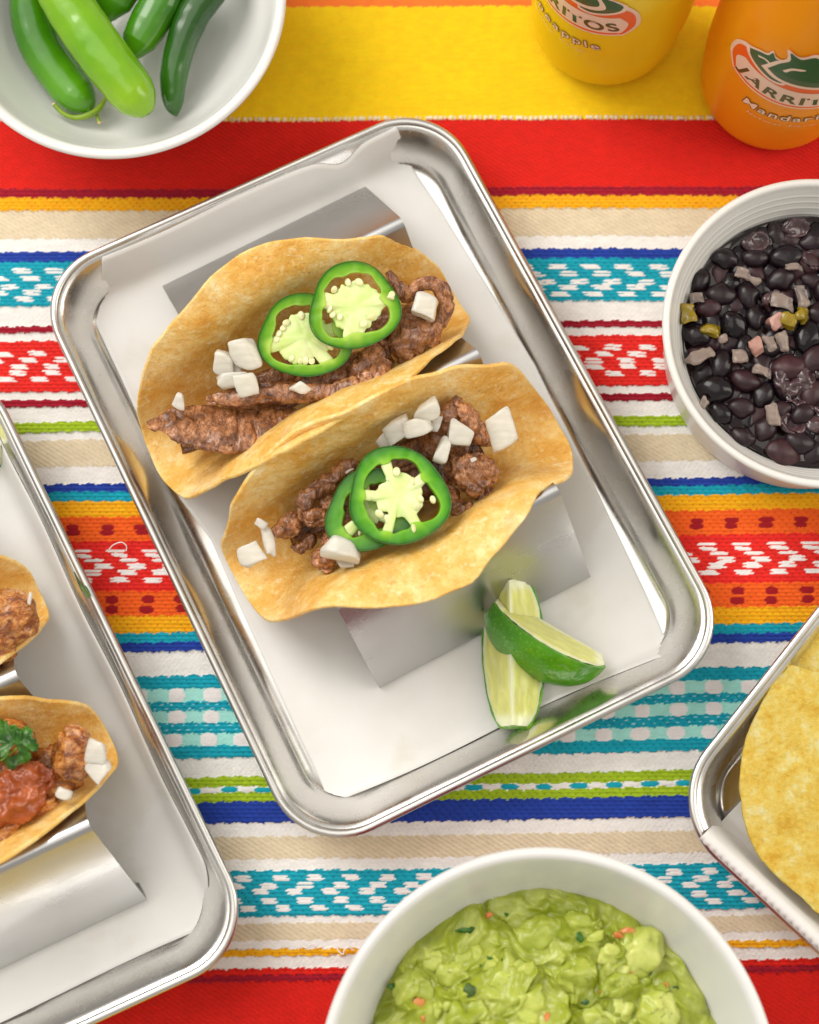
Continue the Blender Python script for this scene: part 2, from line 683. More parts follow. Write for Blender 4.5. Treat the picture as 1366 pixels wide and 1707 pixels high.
M_BEAN = bean_mat()
M_BEANSKIN = mottled("burst_bean_skin", lin(40, 24, 30), lin(86, 60, 64), 90, 0.18, 200, .03, c3=lin(120, 92, 92), sss=.05, coat=.4)
M_BEANIN = mottled("bean_flesh", lin(150, 108, 98), lin(186, 142, 128), 150, 0.4, 300, .02)
M_BROTH = mottled("bean_broth", lin(18, 8, 10), lin(28, 13, 13), 40, 0.12)
M_CHILE = mottled("green_chile", lin(112, 98, 16), lin(158, 132, 34), 90, 0.22, 200, .02, sss=.3)
M_GUAC = None
M_TOM = mottled("tomato_bit", lin(196, 104, 44), lin(220, 148, 84), 160, 0.2, 250, .02, sss=.4)
M_CIL = mottled("cilantro_leaf", lin(26, 68, 8), lin(62, 116, 22), 200, 0.32, 350, .02, sss=.15, sssr=(.4, 1, .2))
M_HERB = mottled("herb_bit", lin(38, 62, 16), lin(84, 112, 40), 150, 0.4, 250, .02)
M_SALSA = mottled("red_salsa", lin(140, 64, 26), lin(186, 98, 52), 110, 0.2, 200, .05, c3=lin(226, 150, 96), sss=.15)


def chip_mat():
    m, N, L, b = new_mat("corn_chip", 0.55, 0, 0.4)
    v = coords(N, L)
    c = ramp(N, L, noise_tex(N, L, v, 150, 8, 0.75), [(0.34, lin(232, 178, 50)), (0.45, lin(248, 208, 84)), (0.55, lin(254, 224, 118)), (0.66, lin(255, 242, 180))])
    vo = N.new('ShaderNodeTexVoronoi')
    vo.inputs['Scale'].default_value = 75
    L.new(v, vo.inputs['Vector'])
    f = ramp(N, L, vo.outputs['Distance'], [(0.05, (.85, .85, .85)), (0.1, (0, 0, 0))])
    g = ramp(N, L, noise_tex(N, L, v, 70, 2), [(0.55, (0, 0, 0)), (0.62, (1, 1, 1))])
    c = mixc(N, L, c, lin(120, 72, 20), mixc(N, L, f, g, 1.0, 'MULTIPLY'))
    L.new(c, b.inputs['Base Color'])
    p = bump(N, L, b, noise_tex(N, L, v, 170, 8, 0.8), 0.36, 1.0)
    bump(N, L, b, noise_tex(N, L, v, 560, 3), 0.06, 1.0, p)
    b.inputs['Subsurface Weight'].default_value = 0.15
    b.inputs['Subsurface Radius'].default_value = (1, .6, .2)
    b.inputs['Subsurface Scale'].default_value = 0.3 * S
    return m


M_CHIP = chip_mat()
M_GUAC = vcol_mat("guacamole", 0.27, 0.3, 260, .06, radius=(.8, 1, .3), var=0.22, vscale=90)


# ------------------------------------------------------------------ tablecloth
def cloth():
    xs = np.r_[np.arange(-46, -18.6, 1.2), np.arange(-18.4, 18.41, 0.07), np.arange(18.6, 46.1, 1.2)]
    ys = np.r_[np.arange(-44, -20.3, .9), np.arange(-20.1, 23.4, 0.034), np.arange(23.6, 44.1, .9)]
    X, Y = np.meshgrid(xs, ys, indexing='ij')
    OR, YE, RD, CR = lin(250, 120, 44), lin(254, 200, 3), lin(216, 26, 12), lin(158, 8, 38)
    GO, BE, WH, BL = lin(250, 172, 8), lin(222, 206, 176), (0.82, 0.80, 0.765), lin(30, 62, 160)
    TU, R2, LI, O2 = lin(10, 160, 182), lin(226, 38, 30), lin(160, 190, 32), lin(242, 96, 22)
    MI = lin(160, 222, 212)
    bands = [(-900, 'satin', OR), (9, 'satin', YE), (198, 'twill', RD), (311, 'knit', CR), (326, 'knit', GO), (347, 'twill', BE), (393, 'plain', WH),
             (414.5, 'knit', BL), (431.5, 'knit', TU), (504, 'plain', WH), (537, 'knit', CR), (548.5, 'plain', WH), (562, 'knit', R2),
             (647, 'plain', WH), (659.5, 'knit', CR), (672, 'plain', WH), (697, 'knit', LI), (714.5, 'plain', WH), (727.5, 'twill', BE),
             (773, 'plain', WH), (802, 'knit', BL), (815.5, 'knit', TU), (831, 'knit', GO), (857, 'knit', O2), (898, 'knit', R2),
             (980, 'knit', O2), (1021, 'knit', GO), (1049, 'knit', TU), (1065, 'knit', BL), (1080.5, 'plain', WH), (1121, 'knit', TU),
             (1143, 'check', MI), (1164.5, 'knit', TU), (1180, 'check', MI), (1199.7, 'knit', TU), (1218, 'check', MI), (1238, 'knit', TU),
             (1259.5, 'plain', WH), (1291.5, 'knit', LI), (1309, 'check', WH), (1318.5, 'knit', LI), (1334, 'knit', BL), (1370, 'plain', WH),
             (1393, 'twill', BE), (1430, 'plain', WH), (1449, 'knit', TU), (1526.5, 'plain', WH), (1538, 'twill', BE), (1566, 'plain', WH),
             (1580, 'knit', GO), (1592, 'plain', WH), (1612, 'knit', RD), (1623, 'knit', CR), (1634, 'twill', RD), (1738, 'satin', YE), (1935, 'satin', OR), (1960, 'satin', YE)]
    yb = np.array([P(683, b[0])[1] for b in bands])          # falling
    pxs = np.linspace(-700, 2600, 400)
    wy = np.array([P(683, p)[1] for p in pxs])
    slope = np.interp(Y, wy[::-1], (0.003 + 0.0097 * pxs / 1000)[::-1])
    P3 = np.stack([X, Y, X * 0], -1)
    Ye = Y - slope * X + 0.05 * vnoise(P3 * 0.16, 3) + 0.02 * vnoise(P3 * 0.6, 4)
    tooth = 0.06 * np.abs(np.sin(np.pi * X / 0.62)) - 0.02 + 0.018 * np.sin(2 * np.pi * X / 0.21)
    Yt = Ye - tooth
    idx = len(yb) - np.searchsorted(yb[::-1], Yt, side='left') - 1
    idx = np.clip(idx, 0, len(bands) - 1)
    colr = np.array([b[2] for b in bands])[idx]
    kind = np.array([{'satin': 0, 'plain': 1, 'twill': 2, 'knit': 3, 'check': 4}[b[1]] for b in bands])[idx]
    base = np.array([0.0, 0.0, 0.015, 0.035, 0.05])[kind]
    # thread relief
    tw = np.sin(2 * np.pi * ((X * 0.62 + Y) / 1.177) / 0.155)
    tw2 = np.sin(2 * np.pi * X / 0.21 + 1.7 * np.floor(Y / .155))
    row = Y / 0.150
    ri = np.floor(row)
    rf = row - ri - .5
    cx = X / 0.30 + 0.42 * ri + .55 * rf
    ci = np.floor(cx)
    cf = cx - ci - .5
    nod = np.clip(1 - (rf / .5) ** 2, 0, 1) * np.clip(1 - (cf / .5) ** 4, 0, 1)
    per = _h(ri.astype(np.int64), ci.astype(np.int64), ri.astype(np.int64) * 0, 5)
    gap = np.clip((np.abs(cf) - .34) / .12, 0, 1) * np.clip((np.abs(rf) - .12) / .2, 0, 1)       # gaps between floats: darker warp yarn, valley shade put into the colour too
    Z = base.copy()
    Z += np.where(kind == 2, 0.030 * tw + 0.008 * tw2, 0)
    Z += np.where(kind == 3, 0.075 * nod + 0.012 * per, 0)
    Z += np.where(kind == 1, 0.016 * np.sin(2 * np.pi * Y / .13) * np.sin(2 * np.pi * X / .22 + np.pi * np.floor(Y / .13)), 0)
    colr = colr * (1 - np.where(kind == 3, .42 * gap, 0))[..., None]
    colr = colr * (1 - np.where(kind == 2, .16 * np.clip(-tw - .1, 0, 1) * (1 + .5 * tw2), 0))[..., None]
    colr = colr * (1 - np.where(kind == 1, .05 * (np.sin(2 * np.pi * Y / .13) * np.sin(2 * np.pi * X / .22 + np.pi * np.floor(Y / .13)) < -.2), 0))[..., None]
    colr = colr * (1 + np.where(kind == 3, 0.07, 0.0) * per + 0.05 * vnoise(P3 * np.array([3, 14, 1]), 8))[..., None]

    def top(k):           # world y of the upper edge of band k at its own slope
        return yb[k]

    def stitch(cpx, ypx_off, k, dxpx, wpx, hpx, period_px, color, lift=.05, split=2, tilt=0.0):
        """a row of floats repeating along x in band k"""
        nonlocal Z, colr
        if split == 2 and hpx >= 7:
            stitch(cpx, ypx_off - hpx * .26, k, dxpx - 1.2, wpx * .96, hpx * .50, period_px, color, lift, 1, tilt)
            stitch(cpx, ypx_off + hpx * .26, k, dxpx + 1.2, wpx, hpx * .52, period_px, color, lift, 1, tilt)
            return
        y0px = bands[k][0] + ypx_off
        y0 = P(683, y0px)[1]
        sc_ = P(684, y0px)[0] - P(683, y0px)[0]
        x0 = P(cpx + dxpx, y0px)[0]
        per_, wd, ht = period_px * sc_, wpx * sc_, hpx * sc_
        u = (X - x0) / per_
        n_ = np.floor(u + .5)
        jx = _h(n_.astype(np.int64), n_.astype(np.int64) * 0 + int(ypx_off * 7), n_.astype(np.int64) * 0, 21 + k)
        jw = 1 + .12 * _h(n_.astype(np.int64), n_.astype(np.int64) * 0 + int(ypx_off * 7), n_.astype(np.int64) * 0, 31 + k)
        du = (u - n_) * per_ + jx * .05
        dy = Ye - y0 - tilt * du + .012 * jx
        a = np.clip(1 - np.abs(du / (wd / 2 * jw)) ** 3.2, 0, 1)
        b = np.clip(1 - (dy / (ht / 2)) ** 2, 0, 1)
        msk = (np.abs(du) < wd / 2 * jw) & (np.abs(dy) < ht / 2 * np.clip(a, 0, 1) ** .35)
        groove = 1 - .55 * np.exp(-(dy / (ht * .07)) ** 2) if split == 2 else 1
        Z = np.where(msk, 0.03 + lift * np.sqrt(a * b) * groove + lift * .4, Z)
        cc = np.array(color) * (1 + .04 * vnoise(np.stack([X * 2, Y * 40, X * 0], -1), 3))[..., None]
        colr = np.where(msk[..., None], cc, colr)

    W2 = (0.82, 0.80, 0.78)
    for yo, dx in ((14, 0), (26, 18), (40, 36), (49, 19), (60, 5)):
        stitch(930, yo, 8, dx, 31, 8.5, 56, W2, tilt=.06 if yo == 40 else -.03)
    for yo, dx in ((20, 0), (31, -15), (42, 24), (52, -16 + 40), (63, 3)):
        stitch(1023, yo, 12, dx, 29, 8.5, 56.5, W2, tilt=-.05)
    for yo, dx, h in ((15, 0, 6), (23, 3, 8), (31, 20, 7), (41, 34, 11), (51, 17, 11), (63, 4, 10)):
        stitch(1180, yo, 24, dx, 30, h - 1.5, 58, W2, tilt=-.1 if yo == 23 else 0)
    for yo, dx in ((12, 0), (25, -17), (35, -34), (50, -17), (63, 6)):
        stitch(466, yo, 45, dx, 27, 10, 60, W2)
    DK = lin(150, 8, 22)
    for yo in (17, 26):
        stitch(1163, yo, 23, 0, 22, 9.5, 58, DK, .03, 1)
    for yo in (13, 29):
        stitch(1231, yo, 25, 0, 22, 13, 58, DK, .03, 1)
    for k, cp in ((31, 292), (33, 292), (35, 287)):
        stitch(cp, (bands[k + 1][0] - bands[k][0]) / 2, k, 0, 30, bands[k + 1][0] - bands[k][0] + 1, 60, (.80, .76, .75), .035, 1)
    for k in (32, 34):
        for yo in (4, 11):
            stitch(292, yo, k, 4 if yo > 5 else -6, 5, 1.8, 19, (.36, .62, .66), .02, 1)
    stitch(380, 4.5, 39, 0, 29, 9, 58.6, TU, .05, 1)
    stitch(409, 4.5, 39, 0, 27, 8, 58.6, (.82, .80, .78), .05, 1)
    # picot loops where the yellow cloth is sewn to the red
    stitch(500, -3, 2, 0, 5.0, 7.5, 8.4, (.82, .76, .60), .06, 1)
    # looped loose threads
    Z += 0.10 * vnoise(P3 * 0.10, 31) + .03 * vnoise(P3 * .35, 32)
    Z -= Z.max()
    V = np.stack([X, Y, Z], -1).reshape(-1, 3)
    nu, nv = X.shape
    q = np.arange(nu * nv, dtype=np.int32).reshape(nu, nv)
    Q = np.stack([q[:-1, :-1], q[1:, :-1], q[1:, 1:], q[:-1, 1:]], -1).reshape(-1, 4)
    me = bpy.data.meshes.new("tablecloth")
    me.vertices.add(len(V))
    me.vertices.foreach_set('co', (V * S).ravel().astype(np.float32))
    me.loops.add(Q.size)
    me.loops.foreach_set('vertex_index', Q.ravel())
    me.polygons.add(len(Q))
    me.polygons.foreach_set('loop_start', np.arange(0, Q.size, 4, dtype=np.int32))
    me.polygons.foreach_set('loop_total', np.full(len(Q), 4, dtype=np.int32))
    a = me.color_attributes.new('Col', 'FLOAT_COLOR', 'POINT')
    c4 = np.ones((len(V), 4), np.float32)
    c4[:, :3] = np.clip(colr.reshape(-1, 3), 0, .86)
    a.data.foreach_set('color', c4.ravel())
    me.update(calc_edges=True)
    me.polygons.foreach_set('use_smooth', np.ones(len(Q), bool))
    m = vcol_mat("woven_cotton", 0.82, 0, 1100, .03, 0.25, (1, 1, 1), var=.10, vscale=220)
    m.node_tree.nodes['Principled BSDF'].inputs['Sheen Weight'].default_value = 0.15
    me.materials.append(m)
    return tag(link("tablecloth", me), "striped woven serape tablecloth in yellow, red, white, turquoise and blue under everything", "tablecloth")


cloth()

# a few loose loops of thread standing out of the weave
M_THREAD = mottled("white_thread", (.78, .76, .74), (.82, .80, .78), 300, .8)


def thread_loop(pts, label):
    V, F = sweep([P(x, y, z) for x, y, z in pts], [.025] * 3, 8, 40)
    solo("loose_thread", V, F, M_THREAD, label, "thread")


thread_loop([(182, 916, .05), (190, 908, .1), (203, 904, .18), (211, 910, .15), (211, 918, .05)], "loose white thread loop on the red stripe between the two trays")
thread_loop([(498, 1582, .03), (504, 1577, .1), (511, 1580, .14), (517, 1575, .16), (526, 1578, .1), (531, 1574, .03)],
            "wavy white thread snag on the thin gold stripe, left snag")
thread_loop([(560, 1576, .03), (565, 1585, .1), (572, 1591, .14), (575, 1583, .14), (582, 1580, .1), (590, 1584, .03)],
            "white thread snag on the thin gold stripe beside the guacamole bowl")

# ------------------------------------------------------------------ trays
ANG = math.radians(26.1)
C0 = np.array([-1.34, 1.74])


class Frame2:
    """a tray's own axes: u across, l down its length"""
    def __init__(s, c, au, al):
        s.c = np.array(c, float)
        s.u = np.array([math.cos(au), math.sin(au)])
        s.l = np.array([math.cos(al), math.sin(al)])
        s.inv = np.linalg.inv(np.stack([s.u, s.l], 1))

    def w(s, x, l, z):
        x, l, z = np.broadcast_arrays(np.asarray(x, float), np.asarray(l, float), np.asarray(z, float))
        xy = s.c + x[..., None] * s.u + l[..., None] * s.l
        return np.concatenate([xy, z[..., None]], -1)

    def loc(s, p):
        d = (np.asarray(p)[..., :2] - s.c) @ s.inv.T
        return d[..., 0], d[..., 1]


IN_PROF = [(0.28, 2.10), (0.40, 2.07), (0.50, 1.96), (0.66, 1.70), (1.02, 1.05), (1.18, .62), (1.26, .42), (1.36, .29), (1.50, .21), (1.68, .17), (1.95, .16)]


def rr_ring(hw, hl, r, n=14):
    pts = []
    for cx, cy, a0 in ((hw - r, hl - r, 0), (-hw + r, hl - r, 90), (-hw + r, -hl + r, 180), (hw - r, -hl + r, 270)):
        for t in np.linspace(0, 90, n):
            a = math.radians(a0 + t)
            pts.append((cx + r * math.cos(a), cy + r * math.sin(a)))
    return np.array(pts)


def make_tray(fr, Wd, Ln, label, R=2.7):
    root = thing("serving_tray", label, "tray", (*fr.c, 0.0), "rimmed stainless steel trays")

    def rings(prof, caps):
        V, F = [], []
        for d, z in prof:
            rg = rr_ring(Wd / 2 - d, Ln / 2 - d, max(R - d * .75, .5))
            V.append(fr.w(rg[:, 0], rg[:, 1], np.full(len(rg), z)))
        n = len(V[0])
        V = np.concatenate(V)
        for i in range(len(prof) - 1):
            for j in range(n):
                k = (j + 1) % n
                F.append((i * n + j, i * n + k, (i + 1) * n + k, (i + 1) * n + j))
        for c in caps:
            F.append(tuple(range(c * n, c * n + n)))
        return V, F
    pr = IN_PROF + [(1.95, .06), (1.6, .05), (1.30, .22), (1.15, .5), (.58, 1.72), (.42, 1.90), (.28, 1.98), (.28, 2.10)]
    V, F = rings(pr, (len(IN_PROF) - 1, len(IN_PROF)))
    me_ = part("basin", V, F, M_STEEL, root, sharp=50)
    bead = [(.15 + .15 * math.cos(a), 2.10 + .15 * math.sin(a)) for a in np.linspace(0, 2 * np.pi, 21)]
    V, F = rings(bead, ())
    part("rolled_rim", V, F, M_RIM, root)
    return root


def tray_z(x, l, Wd, Ln, R=2.7):
    """height of the tray's inside at (x, l)"""
    x, l = np.abs(x), np.abs(l)
    qx, ql = x - (Wd / 2 - R), l - (Ln / 2 - R)
    sd = np.where((qx > 0) & (ql > 0), np.hypot(np.maximum(qx, 0), np.maximum(ql, 0)) - R, np.maximum(qx, ql) - R)
    d = -sd
    ds = np.array([p[0] for p in IN_PROF])
    zs = np.array([p[1] for p in IN_PROF])
    return np.interp(d, ds, zs), d


TW, TL = 17.95, 24.75
RAD = math.radians
F1 = Frame2(C0, RAD(25.2), RAD(-62.8))
# the other two trays hang on the one corner that is in the picture, where their edges would meet
F2 = Frame2((0, 0), RAD(23.6), RAD(-62.0))
F2.c = P(441, 1577, 2.2)[:2] - F2.u * TW / 2 - F2.l * TL / 2
F3 = Frame2((0, 0), RAD(49.3), RAD(-42.3))
F3.c = P(1099, 1346, 2.2)[:2] + F3.u * TL / 2 + F3.l * TW / 2
make_tray(F1, TW, TL, "rimmed steel tray in the middle holding two steak tacos and lime wedges")
make_tray(F2, TW, TL, "rimmed steel tray at the left edge holding chicken tacos")
make_tray(F3, TL, TW, "rimmed steel tray at the right edge holding yellow tortilla chips")


def make_paper(fr, Wd, Ln, x0, x1, l0, l1, label, nx=110, nl=150, seed=1, lift=None, wave=.02):
    """a sheet following the inside of the tray; x0..l1 are callables giving its edges"""
    U, T = np.meshgrid(np.linspace(0, 1, nx), np.linspace(0, 1, nl), indexing='ij')
    la = l0(U) + (l1(U) - l0(U)) * T
    xa = x0(la) + (x1(la) - x0(la)) * U
    z, d = tray_z(xa, la, Wd, Ln)
    z = z + .05 + wave * (1 + fbm(np.stack([xa, la, xa * 0], -1), .35, 3, seed))
    if lift is not None:
        xa, la, z = lift(xa, la, z, d)
    V = fr.w(xa, la, z).reshape(-1, 3)
    F = gridF(nx, nl)
    o = solo("parchment_sheet", V, F, M_PAPER, label, "parchment", "parchment liners in the trays")
    so = o.modifiers.new("thickness", 'SOLIDIFY')
    so.thickness = 0.012 * S
    so.offset = 1
    return o


def px_edge(fr, pts, z):
    """edge given by photo pixels -> interpolator x(l)"""
    q = np.array([fr.loc(P(x, y, z)) for x, y in pts])
    q = q[np.argsort(q[:, 1])]
    return lambda l: np.interp(l, q[:, 1], q[:, 0])


def px_edge_l(fr, pts, z):
    q = np.array([fr.loc(P(x, y, z)) for x, y in pts])
    q = q[np.argsort(q[:, 0])]

    def f(u):
        x = -TW / 2 + u * TW
        return np.interp(x, q[:, 0], q[:, 1])
    return f


left1 = px_edge(F1, [(185, 440), (172, 490), (160, 540), (200, 625), (250, 735), (300, 830), (352, 900), (400, 1010), (450, 1120), (500, 1230), (546, 1326), (560, 1350)], .2)
right1 = px_edge(F1, [(640, 215), (664, 240), (690, 284), (735, 350), (790, 440), (850, 540), (893, 612), (920, 668), (932, 690), (982, 790), (1030, 890), (1075, 985), (1112, 1070), (1130, 1090)], .2)
make_paper(F1, TW, TL, left1, right1, lambda u: -11.95 + .05 * np.sin(u * 9) + .30 * np.exp(-((u - .80) / .06) ** 2),
           lambda u: 10.85 + .45 * u + .1 * np.sin(u * 7), "white parchment sheet lining the middle tray under the steak tacos", seed=3)
left2 = lambda l: l * 0 - TW / 2 + 1.9
right2 = lambda l: TW / 2 - .74 + .05 * np.sin(l * .9) - 1.5 * np.clip((l - 8.6) / 2.4, 0, 1) ** 2
make_paper(F2, TW, TL, left2, right2, lambda u: u * 0 - 10.6, lambda u: 10.75 + .15 * np.sin(u * 5) + .35 * u, "white parchment sheet lining the left tray under the chicken tacos", seed=5)


def chips_paper():
    """parchment rising over the lower left wall of the right tray, its serrated edge outside the rim"""
    Lp = np.linspace(-TW / 2 + 2.1, TW / 2 - .6, 420)        # along the wall, from the corner
    cs = [(9.0, .24), (5, .24), (2.6, .25), (1.6, .34), (1.2, .80), (.9, 1.55), (.68, 2.20), (.50, 2.45), (.34, 2.50), (.16, 2.46)]
    s_ = np.array(cs)
    t = np.r_[0, np.cumsum(np.hypot(*np.diff(s_, axis=0).T))]
    tt = np.linspace(0, t[-1], 60)
    dd, zz = np.interp(tt, t, s_[:, 0]), np.interp(tt, t, s_[:, 1])
    V = []
    for i, l in enumerate(Lp):
        cut = abs(((l / .30) % 1) * 2 - 1) * .07                # zigzag torn edge
        k = np.clip((tt - t[-1] + .35) / .35, 0, 1)
        wob = .04 * vnoise(np.stack([tt * .8, np.full_like(tt, l * .35), tt * 0], -1), 4) * np.clip(tt / 3, 0, 1)
        u = -(TL / 2 - dd) - k * cut
        l2 = l - .35 * np.clip((tt - t[-1] + 2.2) / 2.2, 0, 1) + .55 * np.clip(1 - (l - Lp[0]) / 3, 0, 1) * np.clip((9.0 - tt) / 9, 0, 1) * 2
        V.append(F3.w(u, l2, zz + wob + .04))
    V = np.concatenate(V)
    F = [f[::-1] for f in gridF(len(Lp), len(tt))]
    o = solo("parchment_sheet", V, F, M_PAPER, "parchment with a serrated edge hanging over the rim beside the tortilla chips", "parchment", "parchment liners in the trays")
    so = o.modifiers.new("thickness", 'SOLIDIFY')
    so.thickness = 0.012 * S
    so.offset = 1


chips_paper()

# ------------------------------------------------------------------ taco holders
def round_path(pts, rads, n=8):
    out = [np.array(pts[0], float)]
    for i in range(1, len(pts) - 1):
        a, b, c = (np.array(pts[j], float) for j in (i - 1, i, i + 1))
        u, v = unit(a - b), unit(c - b)
        ang = math.acos(np.clip(u @ v, -1, 1))
        tl = min(rads[i] / math.tan(ang / 2), .45 * np.linalg.norm(a - b), .45 * np.linalg.norm(c - b))
        r = tl * math.tan(ang / 2)
        cen = b + unit(u + v) * (r / math.sin(ang / 2))
        p0, p1 = b + u * tl, b + v * tl
        a0 = math.atan2(*(p0 - cen)[::-1])
        a1 = math.atan2(*(p1 - cen)[::-1])
        da = (a1 - a0 + math.pi) % (2 * math.pi) - math.pi
        for t in np.linspace(0, 1, n):
            out.append(cen + r * np.array([math.cos(a0 + da * t), math.sin(a0 + da * t)]))
    out.append(np.array(pts[-1], float))
    return np.array(out)


HOLD_Z = 0.27


def make_holder(fr, xc, lc, half, rot, label):
    pts = [(-8.35, .06), (-9.16, .06), (-5.86, 5.0), (-3.45, .16), (-2.35, .16), (0, 5.0), (2.35, .16), (3.45, .16), (5.86, 5.0), (9.16, .06), (8.35, .06)]
    rads = [0, .42, .24, .45, .45, .24, .45, .45, .24, .42, 0]
    p = round_path(pts, rads, 9)
    th = .06
    tn = np.gradient(p, axis=0)
    tn /= np.linalg.norm(tn, axis=1)[:, None]
    nn = np.stack([-tn[:, 1], tn[:, 0]], -1)
    loop = np.concatenate([p + nn * th, (p - nn * th)[::-1]])
    xs = np.array([-half, -half + .03, -half + .25, 0, half - .25, half - .03, half])
    V = []
    cr_, sr_ = math.cos(rot), math.sin(rot)
    for x in xs:
        k = .03 if abs(abs(x) - half) < 1e-6 else 0
        lp = loop.copy()
        X = x * cr_ + lp[:, 0] * sr_
        Lc = -x * sr_ + lp[:, 0] * cr_
        V.append(fr.w(xc + X, lc + Lc, HOLD_Z + lp[:, 1]))
    n = len(loop)
    V = np.concatenate(V)
    F = gridF(len(xs), n, cv=True)
    m = n // 2
    for e, flip in ((0, False), ((len(xs) - 1) * n, True)):
        for i in range(m - 1):
            q = (e + i, e + i + 1, e + n - 2 - i, e + n - 1 - i)
            F.append(q if not flip else q[::-1])
    return solo("taco_holder", V, F, M_HOLD, label, "taco holder", "zigzag steel taco holders", sharp=40)


make_holder(F1, .55, -1.41, 4.6, math.radians(2.0), "bent stainless steel taco holder under the two steak tacos")
hx, hl = F2.loc(np.array([*F1.w(-19.75, 1.95, 0)[:2], 0]))
make_holder(F2, float(hx), float(hl), 4.6, math.radians(1.0), "bent stainless steel taco holder under the chicken tacos")


# ------------------------------------------------------------------ tortillas
def make_tortilla(fr, xc, lc, zb, R, ab, af, label, seed, ragged=.0, tilt=0.0, nb=90, na=120, curl=.12, extra=None, endflare=0.0):
    """disc folded about the tray's u axis; ab, af: lean of the back and front half from the vertical (degrees)"""
    rg = np.random.default_rng(seed)
    th = np.linspace(0, 2 * np.pi, na, endpoint=False)
    rr = np.linspace(0, 1, nb) ** .8
    RR, TH = np.meshgrid(rr, th, indexing='ij')
    edge = R * (1 + .006 * np.sin(3 * TH + seed) + .005 * np.sin(7 * TH + 2 * seed) + .006 * np.sin(13 * TH + seed * 3)
                + ragged * vnoise(np.stack([np.cos(TH) * 5, np.sin(TH) * 5, TH * 0 + seed], -1), seed))
    a = RR * edge * np.cos(TH)
    b = RR * edge * np.sin(TH)                # + = front
    def table(al1, al2, s1):
        ss = np.linspace(0, 9, 400)
        phi1, phi2 = math.radians(90 - al1), math.radians(90 - al2)
        ph = np.minimum(ss / 1.2, phi1)
        k = np.clip((ss - s1) / 2.4, 0, 1)
        ph = ph + (phi2 - phi1) * k * k * (3 - 2 * k)
        ds = ss[1] - ss[0]
        return ss, np.cumsum(np.cos(ph)) * ds, np.cumsum(np.sin(ph)) * ds
    tb, tf = table(*ab), table(*af)
    wob = fbm(np.stack([a * .3, b * .3, a * 0 + seed], -1), 1, 3, seed)
    side = np.where(b >= 0, 1, -1)
    q = np.abs(b)
    h = np.where(b >= 0, np.interp(q, tf[0], tf[1]), np.interp(q, tb[0], tb[1]))
    z = np.where(b >= 0, np.interp(q, tf[0], tf[2]), np.interp(q, tb[0], tb[2]))
    h = h + .06 * np.clip(q - 1.5, 0, 9) * vnoise(np.stack([a * .33, side * 3.0, a * 0], -1), seed + 2)
    fe = np.clip((np.abs(a) - 4.35) / 1.8, 0, 1)
    fz = np.clip((z - 4.25) / 1.0, 0, 1)
    h = h + endflare * (side > 0) * np.maximum(.75 * fe * fe * (3 - 2 * fe) * np.clip(q / 2.6, 0, 1), .5 * fz * fz * (3 - 2 * fz) * np.clip((np.abs(a) - .5) / 3, 0, 1))
    # the rim rolls a little outwards, and the sheet ripples
    e = np.clip((RR - .72) / .28, 0, 1) ** 2
    h = h + curl * e * np.abs(np.sin(TH))
    h = h + .10 * wob * np.clip(np.abs(b) / 2, 0, 1) + .05 * vnoise(np.stack([a * 1.3, b * 1.3, a * 0], -1), seed + 9) * RR
    z = z + .07 * vnoise(np.stack([a * .9, b * .9, a * 0 + 3], -1), seed + 5) * RR
    if extra is not None:
        a, h, z = extra(a, b, h, z, side, RR)
    L_ = lc + side * h + tilt * a
    V = fr.w(xc + a, L_, zb + z)
    V = V.reshape(-1, 3)
    F = gridF(nb, na, cv=True)
    F = [f for f in F if True]
    n = na
    # drop the degenerate centre ring into one fan
    me = solo("tortilla", V, F, M_TORT, label, "tortilla", "folded corn tortillas in the holders")
    bm = bmesh.new()
    bm.from_mesh(me.data)
    bmesh.ops.remove_doubles(bm, verts=bm.verts, dist=.0001 * S * 10)
    bmesh.ops.recalc_face_normals(bm, faces=bm.faces)
    bm.to_mesh(me.data)
    bm.free()
    so = me.modifiers.new("thickness", 'SOLIDIFY')
    so.thickness = .17 * S
    so.offset = 0
    bv = me.modifiers.new("soft_edge", 'BEVEL')
    bv.width = .05 * S
    bv.segments = 2
    bv.limit_method = 'ANGLE'
    bv.angle_limit = math.radians(50)
    return me


def flare1(a, b, h, z, side, RR):
    # the torn lower left corner of the upper taco hangs out to the left
    k = np.clip((-a - 2.5) / 3.5, 0, 1) * (side > 0)
    return a - .4 * k * np.abs(b) / 4, h + .55 * k * np.clip(np.abs(b) / 3, 0, 1.2), z - .8 * k * np.clip(np.abs(b) / 3, 0, 1.2)


TZ = HOLD_Z + .85
make_tortilla(F1, -.85, -4.40, TZ, 6.8, (24, 58, 4.3), (20, 36, 4.2), "folded corn tortilla of the upper steak taco, two jalapeño slices overlapping at its centre", 4, .014, extra=flare1, tilt=-.03)
make_tortilla(F1, .15, 1.50, TZ, 6.95, (20, 18, 4.9), (23, 76, 4.2), "folded corn tortilla of the lower steak taco, nearest the lime wedges", 9, .014, tilt=-.03, endflare=.75)


# left tray tacos: seen from their right ends
def left_taco(px, py, lc, label, seed, ab, af):
    x, l = F2.loc(P(px, py, 3.5))
    make_tortilla(F2, float(x) - 6.15, lc, TZ, 6.2, ab, af, label, seed, .012)
    return float(x) - 6.15


hc = float(hl)
LX1 = left_taco(78, 1040, hc - 2.95, "folded corn tortilla of the upper chicken taco, cut by the left edge of the photo", 21, (22, 35, 4.8), (20, 25, 4.8))
LX2 = left_taco(190, 1283, hc + 2.95, "folded corn tortilla of the lower chicken taco with cilantro and red salsa in it", 27, (20, 25, 4.9), (19, 12, 4.8))


# ------------------------------------------------------------------ taco fillings
def px3(p):
    return P(p[0], p[1], p[2])


